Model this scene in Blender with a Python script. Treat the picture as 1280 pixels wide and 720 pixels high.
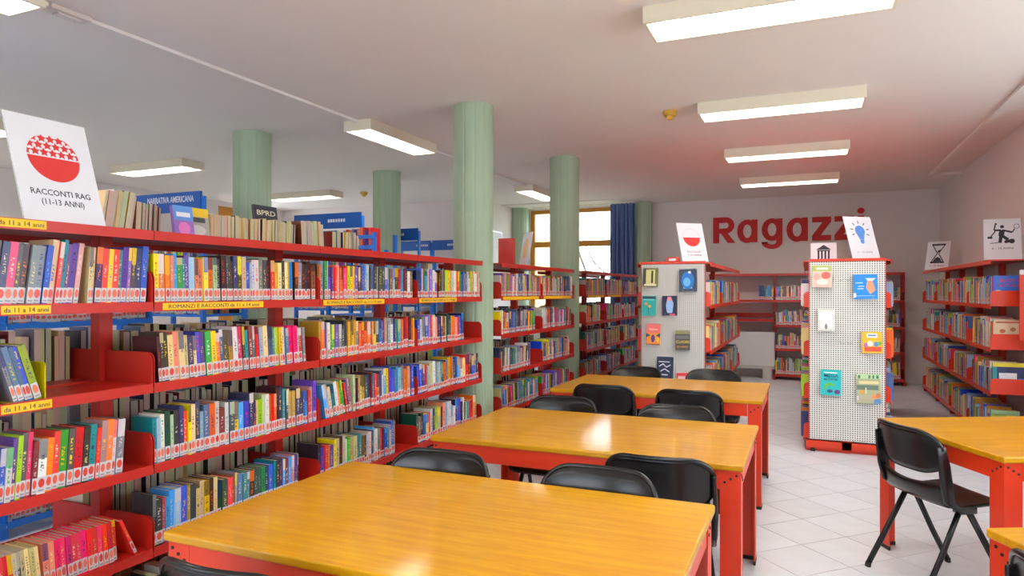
import bpy, bmesh, math, random
from mathutils import Vector, Matrix

random.seed(11)
S = bpy.context.scene
COL = S.collection
for o in list(bpy.data.objects):
    bpy.data.objects.remove(o, do_unlink=True)

# ------------------------------------------------------------------ camera
YAW = math.radians(23.5)
FPX = 852.0
cam_d = bpy.data.cameras.new('camera')
cam_d.sensor_width = 36.0
cam_d.lens = FPX / 1280 * 36.0
cam_d.shift_y = 4.0 / 1280
cam_d.clip_end = 200
cam = bpy.data.objects.new('camera', cam_d)
cam.location = (0, 0, 1.5)
cam.rotation_euler = (math.pi / 2, 0, YAW)
COL.objects.link(cam)
S.camera = cam

# ------------------------------------------------------------------ world, exposure
w = bpy.data.worlds.new('sky')
S.world = w
w.use_nodes = True
bg = w.node_tree.nodes['Background']
bg.inputs['Color'].default_value = (0.80, 0.90, 1.0, 1)
bg.inputs['Strength'].default_value = 4.5
S.view_settings.view_transform = 'Standard'
S.view_settings.look = 'None'
S.view_settings.gamma = 1.0
S.view_settings.use_curve_mapping = False
S.view_settings.exposure = 0.80
LAMP = 11.0            # radiance of the fluorescent fittings
LAMP_COL = (1.0, 0.965, 0.91)


def project(x, y, z):
    """pixel of a world point in the 1280x720 frame (used only to rank books by size in view)"""
    xc = x * math.cos(YAW) + y * math.sin(YAW)
    d = -x * math.sin(YAW) + y * math.cos(YAW)
    if d < 0.1:
        return None
    return 640 + FPX * xc / d, 364 - FPX * (z - 1.5) / d


# ------------------------------------------------------------------ materials
def lin(r, g, b):
    f = lambda c: (c / 255 / 12.92) if c <= 10.3 else ((c / 255 + 0.055) / 1.055) ** 2.4
    return (f(r), f(g), f(b), 1.0)


class NT:
    def __init__(self, name):
        self.m = bpy.data.materials.new(name)
        self.m.use_nodes = True
        self.t = self.m.node_tree
        self.b = self.t.nodes['Principled BSDF']

    def n(self, typ, **kw):
        nd = self.t.nodes.new(typ)
        for k, v in kw.items():
            setattr(nd, k, v)
        return nd

    def l(self, a, b):
        self.t.links.new(a, b)

    def val(self, sock, v):
        if isinstance(v, (int, float)):
            sock.default_value = v
        elif isinstance(v, tuple):
            sock.default_value = v
        else:
            self.l(v, sock)

    def math(self, op, a, b=0.0, c=0.0):
        nd = self.n('ShaderNodeMath', operation=op)
        self.val(nd.inputs[0], a)
        self.val(nd.inputs[1], b)
        if len(nd.inputs) > 2:
            self.val(nd.inputs[2], c)
        return nd.outputs[0]

    def mix(self, f, a, b):
        nd = self.n('ShaderNodeMix', data_type='RGBA')
        self.val(nd.inputs[0], f)
        self.val(nd.inputs[6], a)
        self.val(nd.inputs[7], b)
        return nd.outputs[2]

    def noise(self, vec, scale, detail=3.0, rough=0.5):
        nd = self.n('ShaderNodeTexNoise')
        if vec is not None:
            self.l(vec, nd.inputs['Vector'])
        nd.inputs['Scale'].default_value = scale
        nd.inputs['Detail'].default_value = detail
        nd.inputs['Roughness'].default_value = rough
        return nd.outputs['Fac']

    def coord(self, which='Object', scale=None):
        tc = self.n('ShaderNodeTexCoord')
        if scale is None:
            return tc.outputs[which]
        mp = self.n('ShaderNodeMapping')
        mp.inputs['Scale'].default_value = scale
        self.l(tc.outputs[which], mp.inputs[0])
        return mp.outputs[0]

    def bump(self, h, strength=0.1, dist=0.01):
        nd = self.n('ShaderNodeBump')
        nd.inputs['Strength'].default_value = strength
        nd.inputs['Distance'].default_value = dist
        self.l(h, nd.inputs['Height'])
        self.l(nd.outputs[0], self.b.inputs['Normal'])


def paint(name, col, rough=0.5, var=0.08, scale=6.0, bump=0.0, coat=0.0, metal=0.0, spec=0.5):
    k = NT(name)
    v = k.noise(k.coord('Object'), scale, 4)
    a = tuple(c * (1 - var) for c in col[:3]) + (1,)
    b = tuple(min(1, c * (1 + var)) for c in col[:3]) + (1,)
    k.l(k.mix(v, a, b), k.b.inputs['Base Color'])
    k.b.inputs['Roughness'].default_value = rough
    k.b.inputs['Metallic'].default_value = metal
    k.b.inputs['Coat Weight'].default_value = coat
    k.b.inputs['Coat Roughness'].default_value = 0.12
    k.b.inputs['Specular IOR Level'].default_value = spec
    if bump:
        k.bump(k.noise(k.coord('Object'), scale * 12, 3), bump, 0.004)
    return k.m


def emit(name, col, strength):
    k = NT(name)
    k.b.inputs['Base Color'].default_value = (0.8, 0.8, 0.8, 1)
    k.b.inputs['Emission Color'].default_value = tuple(col[:3]) + (1,)
    k.b.inputs['Emission Strength'].default_value = strength
    return k.m


M = {}
M['wall'] = paint('wall_plaster', (0.76, 0.695, 0.66, 1), 0.85, 0.03, 1.5, 0.05)
M['ceiling'] = paint('ceiling_plaster', (0.83, 0.785, 0.725, 1), 0.9, 0.02, 1.2, 0.03)
M['red'] = paint('red_shelf_enamel', lin(196, 36, 22), 0.38, 0.06, 5, 0, 0.1)
M['orange_red'] = paint('orange_red_enamel', lin(222, 56, 18), 0.38, 0.05, 5, 0, 0.1)
M['black'] = paint('black_plastic', (0.006, 0.006, 0.0062, 1), 0.24, 0.2, 30, 0.05)
M['black_metal'] = paint('black_tube_metal', (0.006, 0.006, 0.007, 1), 0.32, 0.1, 10)
M['dark'] = paint('dark_rubber', (0.02, 0.018, 0.016, 1), 0.6, 0.1, 20)
M['fixture'] = paint('lamp_housing', lin(226, 216, 192), 0.5, 0.03, 4)
M['louvre'] = paint('louvre_white', (0.85, 0.85, 0.83, 1), 0.3, 0.02, 4)
M['lamp'] = emit('lit_diffuser', LAMP_COL, LAMP)
M['tube'] = emit('lit_tube', LAMP_COL, LAMP * 2.6)
M['yellow_plastic'] = paint('yellowed_plastic', lin(212, 168, 60), 0.5, 0.05, 10)
M['white_plastic'] = paint('white_plastic', lin(225, 215, 205), 0.5, 0.04, 10)
M['paper'] = paint('white_card', (0.82, 0.82, 0.85, 1), 0.45, 0.02, 8)
M['ink'] = paint('dark_ink', (0.03, 0.03, 0.05, 1), 0.6, 0.1, 8)
M['redink'] = paint('red_ink', lin(222, 52, 48), 0.5, 0.03, 8)
M['pinkink'] = paint('pale_pink_ink', lin(245, 200, 205), 0.5, 0.03, 8)
M['blueink'] = paint('blue_ink', lin(95, 150, 225), 0.5, 0.25, 30)
M['lettering'] = paint('wall_letter_red', lin(196, 24, 20), 0.6, 0.03, 6)
M['yellow_label'] = paint('yellow_label_strip', lin(252, 200, 20), 0.5, 0.03, 6)
M['yellow_metal'] = paint('yellow_bookend_enamel', lin(225, 200, 10), 0.4, 0.04, 6)
M['blue_sign'] = paint('blue_enamel', lin(20, 88, 175), 0.4, 0.06, 5)
M['blue_frame'] = paint('bright_blue_enamel', lin(40, 125, 225), 0.4, 0.06, 5)
M['wood_frame'] = paint('window_wood', lin(196, 128, 22), 0.4, 0.12, 6, 0.05)
M['curtain'] = paint('blue_curtain', lin(112, 136, 184), 0.85, 0.15, 20, 0.1)
M['whiteboard'] = paint('whiteboard_face', (0.74, 0.74, 0.74, 1), 0.3, 0.02, 3)
M['grey_metal'] = paint('grey_steel', (0.35, 0.35, 0.36, 1), 0.4, 0.05, 8, 0, 0, 0.6)
M['backpanel'] = paint('pale_grey_panel', lin(205, 203, 200), 0.5, 0.04, 5)
M['page'] = paint('book_pages', lin(206, 190, 158), 0.8, 0.12, 60)
M['bark'] = paint('bark', (0.30, 0.27, 0.25, 1), 0.9, 0.2, 20)
M['facade'] = paint('yellow_facade', lin(240, 205, 130), 0.8, 0.05, 2)
M['facade_w'] = paint('white_facade', (0.8, 0.8, 0.82, 1), 0.7, 0.03, 2)
M['roof'] = paint('roof_tile', lin(190, 150, 130), 0.8, 0.1, 8)
M['grass'] = paint('winter_lawn', lin(140, 150, 120), 0.9, 0.2, 6)
M['pane'] = paint('window_pane_grey', lin(150, 165, 190), 0.15, 0.05, 2)


def make_green():
    k = NT('green_painted_concrete')
    c = k.coord('Object', (1, 1, 0.03))
    v = k.noise(c, 22, 4, 0.6)
    v2 = k.noise(k.coord('Object'), 5, 4, 0.6)
    f = k.math('ADD', k.math('MULTIPLY', v, 0.6), k.math('MULTIPLY', v2, 0.4))
    k.l(k.mix(f, lin(146, 168, 138), lin(180, 199, 170)), k.b.inputs['Base Color'])
    k.b.inputs['Roughness'].default_value = 0.6
    k.bump(v, 0.15, 0.01)
    return k.m


def make_wood():
    k = NT('honey_veneer')
    c = k.coord('Object', (0.7, 9, 9))
    g = k.noise(c, 4.0, 6, 0.62)
    fine = k.noise(k.coord('Object', (2.5, 70, 70)), 5.0, 4, 0.6)
    big = k.noise(k.coord('Object', (0.6, 1.4, 1)), 2.2, 3)
    f = k.math('ADD', k.math('MULTIPLY', g, 0.55), k.math('ADD', k.math('MULTIPLY', fine, 0.2), k.math('MULTIPLY', big, 0.35)))
    r = k.n('ShaderNodeValToRGB')
    r.color_ramp.elements[0].position = 0.36
    r.color_ramp.elements[0].color = lin(186, 116, 0)
    r.color_ramp.elements[1].position = 0.72
    r.color_ramp.elements[1].color = lin(220, 164, 6)
    k.l(f, r.inputs[0])
    k.l(r.outputs[0], k.b.inputs['Base Color'])
    k.b.inputs['Roughness'].default_value = 0.42
    k.b.inputs['Specular IOR Level'].default_value = 0.25
    k.b.inputs['Coat Weight'].default_value = 0.45
    k.b.inputs['Coat Roughness'].default_value = 0.09
    k.bump(fine, 0.04, 0.002)
    return k.m


def make_tile():
    k = NT('ceramic_tile')
    oi = k.n('ShaderNodeObjectInfo')
    v = k.noise(k.coord('Object'), 7, 5, 0.6)
    f = k.math('ADD', k.math('MULTIPLY', v, 0.7), k.math('MULTIPLY', oi.outputs['Random'], 0.3))
    k.l(k.mix(f, lin(204, 207, 212), lin(234, 237, 243)), k.b.inputs['Base Color'])
    k.b.inputs['Roughness'].default_value = 0.36
    return k.m


def make_peg():
    k = NT('perforated_white_panel')
    sx = k.n('ShaderNodeSeparateXYZ')
    k.l(k.coord('Object'), sx.inputs[0])
    px = k.math('SUBTRACT', k.math('MODULO', k.math('ADD', sx.outputs[0], 10.0), 0.02), 0.01)
    pz = k.math('SUBTRACT', k.math('MODULO', k.math('ADD', sx.outputs[2], 10.0), 0.02), 0.01)
    d = k.math('SQRT', k.math('ADD', k.math('MULTIPLY', px, px), k.math('MULTIPLY', pz, pz)))
    hole = k.math('LESS_THAN', d, 0.0058)
    k.l(k.mix(hole, lin(232, 230, 224), (0.10, 0.095, 0.09, 1)), k.b.inputs['Base Color'])
    k.b.inputs['Roughness'].default_value = 0.45
    k.bump(k.math('SUBTRACT', 1.0, hole), 0.6, 0.003)
    return k.m


def make_book():
    """printed covers: colour from the mesh, title-like print, and (mass-placed books) the library label on the spine"""
    k = NT('book_cover')
    a1 = k.n('ShaderNodeAttribute', attribute_name='col')
    a2 = k.n('ShaderNodeAttribute', attribute_name='col2')
    a3 = k.n('ShaderNodeAttribute', attribute_name='info')    # r seed, g label flag, b spine flag
    uv = k.n('ShaderNodeUVMap', uv_map='uv')
    s = k.n('ShaderNodeSeparateXYZ')
    k.l(uv.outputs[0], s.inputs[0])
    i = k.n('ShaderNodeSeparateColor')
    k.l(a3.outputs['Color'], i.inputs[0])
    u, v = s.outputs[0], s.outputs[1]
    seed, lab, spine = i.outputs[0], i.outputs[1], i.outputs[2]
    # title strip
    cb = k.n('ShaderNodeCombineXYZ')
    k.l(k.math('MULTIPLY', u, 2.2), cb.inputs[0])
    k.l(k.math('MULTIPLY', v, 34.0), cb.inputs[1])
    k.l(k.math('MULTIPLY', seed, 97.0), cb.inputs[2])
    n1 = k.noise(cb.outputs[0], 1.0, 1.0, 0.4)
    t = k.math('GREATER_THAN', n1, 0.545)
    inu = k.math('LESS_THAN', k.math('ABSOLUTE', k.math('SUBTRACT', u, 0.5)), 0.2)
    v0 = k.math('ADD', 0.30, k.math('MULTIPLY', k.math('FRACT', k.math('MULTIPLY', seed, 7.13)), 0.2))
    v1 = k.math('ADD', 0.66, k.math('MULTIPLY', k.math('FRACT', k.math('MULTIPLY', seed, 3.71)), 0.27))
    inv = k.math('MULTIPLY', k.math('GREATER_THAN', v, v0), k.math('LESS_THAN', v, v1))
    text = k.math('MULTIPLY', k.math('MULTIPLY', t, inu), k.math('MULTIPLY', inv, spine))
    # colour block at the head of some spines
    hasb = k.math('GREATER_THAN', k.math('FRACT', k.math('MULTIPLY', seed, 13.7)), 0.74)
    blk = k.math('MULTIPLY', k.math('MULTIPLY', hasb, spine), k.math('GREATER_THAN', v, k.math('ADD', 0.55, k.math('MULTIPLY', seed, 0.3))))
    mott = k.noise(k.coord('Object'), 34, 3)
    base = k.mix(k.math('MULTIPLY', mott, 0.10), a1.outputs['Color'], a2.outputs['Color'])
    c = k.mix(k.math('MULTIPLY', blk, 0.75), base, a2.outputs['Color'])
    c = k.mix(k.math('MULTIPLY', text, 0.8), c, a2.outputs['Color'])
    # library label
    inl = k.math('MULTIPLY', k.math('MULTIPLY', lab, spine), k.math('MULTIPLY', k.math('GREATER_THAN', v, 0.04), k.math('LESS_THAN', v, 0.25)))
    du = k.math('MULTIPLY', k.math('SUBTRACT', u, 0.5), 1.0)
    dv = k.math('MULTIPLY', k.math('SUBTRACT', v, 0.165), 7.5)
    dot = k.math('LESS_THAN', k.math('ADD', k.math('MULTIPLY', du, du), k.math('MULTIPLY', dv, dv)), 0.17)
    lc = k.mix(dot, lin(206, 203, 203), lin(224, 92, 78))
    c = k.mix(inl, c, lc)
    k.l(c, k.b.inputs['Base Color'])
    k.b.inputs['Roughness'].default_value = 0.34
    k.b.inputs['Coat Weight'].default_value = 0.15
    return k.m


def make_label():
    k = NT('spine_label_paper')
    uv = k.n('ShaderNodeUVMap', uv_map='uv')
    s = k.n('ShaderNodeSeparateXYZ')
    k.l(uv.outputs[0], s.inputs[0])
    oi = k.n('ShaderNodeObjectInfo')
    du = k.math('SUBTRACT', s.outputs[0], 0.5)
    dv = k.math('MULTIPLY', k.math('SUBTRACT', s.outputs[1], 0.60), 1.35)
    dot = k.math('LESS_THAN', k.math('ADD', k.math('MULTIPLY', du, du), k.math('MULTIPLY', dv, dv)), 0.15)
    line = k.math('MULTIPLY', k.math('LESS_THAN', k.math('ABSOLUTE', k.math('SUBTRACT', s.outputs[1], 0.14)), 0.05),
                  k.math('LESS_THAN', k.math('ABSOLUTE', du), 0.33))
    dc = k.mix(oi.outputs['Random'], lin(226, 62, 52), lin(238, 130, 96))
    c = k.mix(dot, lin(208, 206, 208), dc)
    c = k.mix(k.math('MULTIPLY', line, 0.6), c, lin(90, 90, 100))
    k.l(c, k.b.inputs['Base Color'])
    k.b.inputs['Roughness'].default_value = 0.3
    return k.m


def make_glass():
    k = NT('clear_glass')
    tr = k.n('ShaderNodeBsdfTransparent')
    gl = k.n('ShaderNodeBsdfGlossy')
    gl.inputs['Roughness'].default_value = 0.02
    mx = k.n('ShaderNodeMixShader')
    mx.inputs[0].default_value = 0.06
    k.l(tr.outputs[0], mx.inputs[1])
    k.l(gl.outputs[0], mx.inputs[2])
    out = [n for n in k.t.nodes if n.type == 'OUTPUT_MATERIAL'][0]
    k.l(mx.outputs[0], out.inputs[0])
    return k.m


M['green'] = make_green()
M['wood'] = make_wood()
M['tile'] = make_tile()
M['grout'] = paint('grout', lin(150, 148, 146), 0.9, 0.1, 20)
M['peg'] = make_peg()
M['book'] = make_book()
M['label'] = make_label()
M['glass'] = make_glass()

_cm = {}


def cmat(rgb, rough=0.45):
    if rgb not in _cm:
        _cm[rgb] = paint('print_%02x%02x%02x' % rgb, lin(*rgb), rough, 0.06, 12)
    return _cm[rgb]


# ------------------------------------------------------------------ helpers
def link(name, me, mat=None, parent=None, loc=(0, 0, 0), rotz=0.0):
    o = bpy.data.objects.new(name, me)
    COL.objects.link(o)
    o.location = loc
    o.rotation_euler = (0, 0, rotz)
    if mat is not None and me is not None and len(me.materials) == 0:
        me.materials.append(mat)
    if parent is not None:
        o.parent = parent
    return o


def tag(o, label=None, cat=None, group=None, kind=None):
    if label:
        o['label'] = label
    if cat:
        o['category'] = cat
    if group:
        o['group'] = group
    if kind:
        o['kind'] = kind
    return o


def empty(name, loc, rotz=0.0):
    o = bpy.data.objects.new(name, None)
    COL.objects.link(o)
    o.empty_display_size = 0.1
    o.location = loc
    o.rotation_euler = (0, 0, rotz)
    return o


def copy_tree(o, parent=None):
    c = o.copy()
    COL.objects.link(c)
    c.parent = parent
    for ch in list(o.children):
        copy_tree(ch, c)
    return c


class MB:
    """collects shapes in local coordinates; F maps (u, w, z) to x, y, z"""
    def __init__(self, F=None):
        self.bm = bmesh.new()
        self.F = F or (lambda u, w, z: (u, w, z))

    def v(self, u, w, z):
        return self.bm.verts.new(self.F(u, w, z))

    def box(self, u0, u1, w0, w1, z0, z1):
        vs = [self.v(u, w_, z) for z in (z0, z1) for w_ in (w0, w1) for u in (u0, u1)]
        for f in ((0, 2, 3, 1), (4, 5, 7, 6), (0, 1, 5, 4), (2, 6, 7, 3), (0, 4, 6, 2), (1, 3, 7, 5)):
            self.bm.faces.new([vs[i] for i in f])
        return self

    def prism(self, pts, axis, a, b):
        """polygon pts extruded from a to b along axis 'u','w' or 'z' (pts are the two other coords in order)"""
        def P(p, t):
            return {'u': (t, p[0], p[1]), 'w': (p[0], t, p[1]), 'z': (p[0], p[1], t)}[axis]
        A = [self.v(*P(p, a)) for p in pts]
        B = [self.v(*P(p, b)) for p in pts]
        n = len(pts)
        self.bm.faces.new(A)
        self.bm.faces.new(B[::-1])
        for i in range(n):
            self.bm.faces.new((A[i], B[i], B[(i + 1) % n], A[(i + 1) % n]))
        return self

    def tube(self, pts, r, seg=8, ry=None, cap=True):
        pts = [Vector(p) for p in pts]
        rings = []
        for i, p in enumerate(pts):
            a = pts[max(0, i - 1)]
            b = pts[min(len(pts) - 1, i + 1)]
            t = (b - a).normalized()
            up = Vector((0, 0, 1)) if abs(t.z) < 0.95 else Vector((1, 0, 0))
            s = t.cross(up).normalized()
            q = s.cross(t).normalized()
            rr = r[i] if isinstance(r, (list, tuple)) else r
            r2 = rr if ry is None else ry
            rings.append([self.bm.verts.new(Vector(self.F(*(p + s * math.cos(k * 2 * math.pi / seg) * rr + q * math.sin(k * 2 * math.pi / seg) * r2)))) for k in range(seg)])
        for i in range(len(rings) - 1):
            for k in range(seg):
                self.bm.faces.new((rings[i][k], rings[i][(k + 1) % seg], rings[i + 1][(k + 1) % seg], rings[i + 1][k]))
        if cap:
            self.bm.faces.new(rings[0][::-1])
            self.bm.faces.new(rings[-1])
        return self

    def grid(self, fn, nu, nv, closed=False):
        g = [[self.v(*fn(i / (nu - 1), j / (nv - 1))) for j in range(nv)] for i in range(nu)]
        for i in range(nu - 1):
            for j in range(nv - 1):
                self.bm.faces.new((g[i][j], g[i + 1][j], g[i + 1][j + 1], g[i][j + 1]))
        return g

    def mesh(self, name, bevel=0.0, seg=2, smooth=False):
        bm = self.bm
        bmesh.ops.recalc_face_normals(bm, faces=bm.faces)
        if bevel:
            bmesh.ops.bevel(bm, geom=[e for e in bm.edges if len(e.link_faces) == 2 and e.calc_face_angle(0) > 0.6],
                            offset=bevel, segments=seg, profile=0.5, affect='EDGES')
        me = bpy.data.meshes.new(name)
        bm.to_mesh(me)
        bm.free()
        if smooth:
            for p in me.polygons:
                p.use_smooth = True
        return me

    def obj(self, name, mat, parent=None, loc=(0, 0, 0), bevel=0.0, seg=2, smooth=False, rotz=0.0):
        return link(name, self.mesh(name, bevel, seg, smooth), mat, parent, loc, rotz)


def box_part(name, mat, parent, u0, u1, w0, w1, z0, z1, F=None, bevel=0.0):
    return MB(F).box(u0, u1, w0, w1, z0, z1).obj(name, mat, parent, bevel=bevel)


def struct(o):
    o['kind'] = 'structure'
    return o


def text_mesh(body, size, bold=0.0, depth=0.0006, align='CENTER', width=None):
    c = bpy.data.curves.new('t', 'FONT')
    c.body = body
    c.size = size
    c.align_x = align
    c.offset = bold
    c.extrude = depth
    c.resolution_u = 2
    o = bpy.data.objects.new('t', c)
    COL.objects.link(o)
    dg = bpy.context.evaluated_depsgraph_get()
    dg.update()
    me = bpy.data.meshes.new_from_object(o.evaluated_get(dg))
    bpy.data.objects.remove(o, do_unlink=True)
    bpy.data.curves.remove(c)
    if width:
        xs = [v.co.x for v in me.vertices]
        k = width / max(1e-6, max(xs) - min(xs))
        for v in me.vertices:
            v.co.x *= k
    return me


def put_text(name, body, size, mat, parent, origin, ex, ey, bold=0.0, depth=0.0006, align='CENTER', width=None):
    """text lying in the plane spanned by ex, ey at origin (parent's coordinates)"""
    me = text_mesh(body, size, bold, depth, align, width)
    ex = Vector(ex).normalized()
    ey = Vector(ey).normalized()
    ez = ex.cross(ey)
    o = Vector(origin)
    for v in me.vertices:
        c = v.co.copy()
        v.co = o + ex * c.x + ey * c.y + ez * c.z
    me.materials.clear()
    me.materials.append(mat)
    return link(name, me, None, parent)


# ------------------------------------------------------------------ the room
H = 3.14
XR, XN, XL = 1.93, 3.3, -9.8
YB, YW, YF = 12.7, 10.9, -3.0
XJ = -5.35            # side wall of the window bay


def wall(name, boxes, mat='wall'):
    m = MB()
    for b in boxes:
        m.box(*b)
    return struct(m.obj(name, M[mat]))


wall('ceiling', [(XL - .2, XN + .2, YF - .2, YB + .2, H, H + .2)], 'ceiling')
wall('wall_back', [(-2.66, XR + .2, YB, YB + .2, 0, H)])
wall('wall_window', [(XJ, -5.12, YB, YB + .2, 0, H), (-2.98, -2.66, YB, YB + .2, 0, H), (-5.12, -2.98, YB, YB + .2, 0, 0.9), (-5.12, -2.98, YB, YB + .2, H - .03, H)])
wall('wall_jog', [(XJ - .2, XJ, YW, YB + .2, 0, H)])
wall('wall_back_left', [(XL - .2, XJ - .2, YW, YW + .2, 0, H)])
wall('wall_left', [(XL - .2, XL, YF - .2, 9.2, 0, H), (XL - .2, XL, 10.5, YW, 0, H), (XL - .2, XL, 9.2, 10.5, 0, 0.9), (XL - .2, XL, 9.2, 10.5, 3.05, H)])
wall('wall_right', [(XR, XR + .2, 7.2, YB, 0, H)])
wall('wall_right_return', [(XR + .2, XN + .2, 7.2, 7.4, 0, H)])
wall('wall_right_near', [(XN, XN + .2, 5.6, 7.2, 0, H), (XN, XN + .2, YF - .2, 0.6, 0, H), (XN, XN + .2, 0.6, 5.6, 0, 0.9), (XN, XN + .2, 0.6, 5.6, 2.9, H)])
wall('wall_front', [(XL, -7.5, YF - .2, YF, 0, H), (-4.5, -3.0, YF - .2, YF, 0, H), (0.5, XN, YF - .2, YF, 0, H), (-7.5, -4.5, YF - .2, YF, 0, .9), (-7.5, -4.5, YF - .2, YF, 2.9, H),
                    (-3.0, 0.5, YF - .2, YF, 0, .9), (-3.0, 0.5, YF - .2, YF, 2.9, H)])


def window(name, F, u0, u1, z0, z1, mull, transom, fw=0.09, d=0.08):
    """wooden window; F maps (u along the wall, w outwards, z)"""
    root = empty(name, (0, 0, 0))
    root['kind'] = 'structure'
    m = MB(F)
    m.box(u0, u0 + fw, 0, d, z0, z1).box(u1 - fw, u1, 0, d, z0, z1)
    m.box(u0 + fw, u1 - fw, 0, d, z1 - fw * .8, z1).box(u0 + fw, u1 - fw, 0, d, z0, z0 + fw)
    m.obj('window_frame', M['wood_frame'], root)
    us = [u0 + fw] + [x for x in mull] + [u1 - fw]
    for x in mull:
        box_part('mullion', M['wood_frame'], root, x - .06, x + .06, 0.005, d - .005, z0 + fw, z1 - fw * .8, F)
    if transom:
        for i in range(len(us) - 1):
            a = us[i] + (0.06 if i else 0)
            b = us[i + 1] - (0.06 if i < len(us) - 2 else 0)
            box_part('transom', M['wood_frame'], root, a, b, 0.008, d - .008, transom - .055, transom + .055, F)
    for i in range(len(us) - 1):
        a = us[i] + (0.06 if i else 0)
        b = us[i + 1] - (0.06 if i < len(us) - 2 else 0)
        zs = [(z0 + fw, z1 - fw * .8)] if not transom else [(z0 + fw, transom - .055), (transom + .055, z1 - fw * .8)]
        for q in zs:
            box_part('pane', M['glass'], root, a, b, d / 2 - .002, d / 2 + .002, q[0], q[1], F)
    return root


window('window_1', lambda u, w_, z: (u, YB + .02 + w_, z), -5.12, -2.98, 0.9, H - .03, [-4.2], 2.43)
window('window_2', lambda u, w_, z: (XL - .02 - w_, u, z), 9.2, 10.5, 0.9, 3.05, [9.9], None, fw=.2)
window('fill_window_3', lambda u, w_, z: (XN + .02 + w_, u, z), 0.6, 5.6, 0.9, 2.9, [1.85, 3.1, 4.35], None)  # unseen window, added to let daylight in from the right
window('fill_window_4', lambda u, w_, z: (u, YF - .02 - w_, z), -3.0, 0.5, 0.9, 2.9, [-1.8, -0.65], None)  # added behind the camera for fill light, out of view
window('fill_window_5', lambda u, w_, z: (u, YF - .02 - w_, z), -7.5, -4.5, 0.9, 2.9, [-6.5, -5.5], None)  # second unseen window behind the camera, added to fill the left hall

# --- floor of diagonal tiles
floor = struct(MB().box(XL - .2, XN + .2, YF - .2, YB + .2, -0.12, -0.004).obj('floor', M['grout']))
T = 0.352
G = 0.0025
ct = math.cos(math.pi / 4)
tiles = []
for i in range(-60, 60):
    for j in range(-60, 60):
        cx = -0.04 + (i + .5) * T * ct - (j + .5) * T * ct
        cy = 4.38 + (i + .5) * T * ct + (j + .5) * T * ct
        if XL + .0 < cx < (XR if cy > 7.2 else XN) and YF < cy < YB:
            if cx < XJ and cy > YW:
                continue
            p = project(cx, cy, 0)
            score = 0
            if p and -60 < p[0] < 1340 and p[1] < 790:
                score = 1000 / (cx * cx + cy * cy)
                if cx > -0.5:
                    score += 500
                elif cx > -2.4:
                    score += 100
            tiles.append((score, cx, cy))
tiles.sort(reverse=True)
hs = T / 2 - G
r2 = hs * math.sqrt(2)
tile_me = MB().prism([(r2, 0), (0, r2), (-r2, 0), (0, -r2)], 'z', -0.006, 0.0).mesh('tile')
tile_me.materials.append(M['tile'])
for s, cx, cy in tiles[:300]:
    link('floor_tile', tile_me, None, floor, (cx, cy, 0))
m = MB()
for s, cx, cy in tiles[300:]:
    m.prism([(cx + r2, cy), (cx, cy + r2), (cx - r2, cy), (cx, cy - r2)], 'z', -0.006, 0.0)
tag(m.obj('floor_tiling', M['tile'], floor), kind='stuff')


# --- columns
def column(x, y, r, label):
    m = MB()
    n = 72
    ring = []
    for k in range(n):
        a = 2 * math.pi * k / n
        rr = r - (0.004 if k % 6 == 0 else 0.0)
        ring.append((rr * math.cos(a), rr * math.sin(a)))
    m.prism(ring, 'z', 0, H)
    o = m.obj('column', M['green'], None, (x, y, 0))
    tag(o, label, 'column', 'green columns')


column(-2.735, 5.425, 0.178, 'pale green round column standing between the two nearest red bookcase runs')
column(-2.76, 7.97, 0.182, 'pale green round column in front of the wooden window')
column(-5.31, 5.43, 0.19, 'pale green round column behind the near red bookcase beside the blue sign')
column(-5.33, 7.93, 0.19, 'pale green round column beyond the blue book trolley')
column(-2.82, 12.50, 0.185, 'pale green round column at the back wall beside the blue curtain')
column(-5.27, 12.48, 0.185, 'pale green round column at the left edge of the wooden window')

# --- trims on the ceiling
MB().box(XJ, -2.66, 11.80, 11.83, H - .02, H).obj('trim_1', M['wall'])['kind'] = 'structure'


def trunking(boxes, label):
    root = empty('cable_trunking', boxes[0][:1] + (boxes[0][2], H))
    for b in boxes:
        o = box_part('trunk_section', M['ceiling'], root, *b)
        o.location = -Vector(root.location)
    tag(root, label, 'cable trunking')


trunking([(-4.0, -3.955, -3.0, 1.0, H - .023, H - .001), (-4.0, -3.955, 2.35, 5.4, H - .023, H - .001), (-4.0, -3.955, 6.66, 9.7, H - .023, H - .001)],
         'thin white cable trunking on the ceiling running along the left row of lights')
trunking([(1.54, 1.60, -3.0, 11.06, H - .031, H - .001), (1.60, XR - .001, 11.0, 11.06, H - .031, H - .001)],
         'thin cable trunking on the ceiling beside the right wall')


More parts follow.
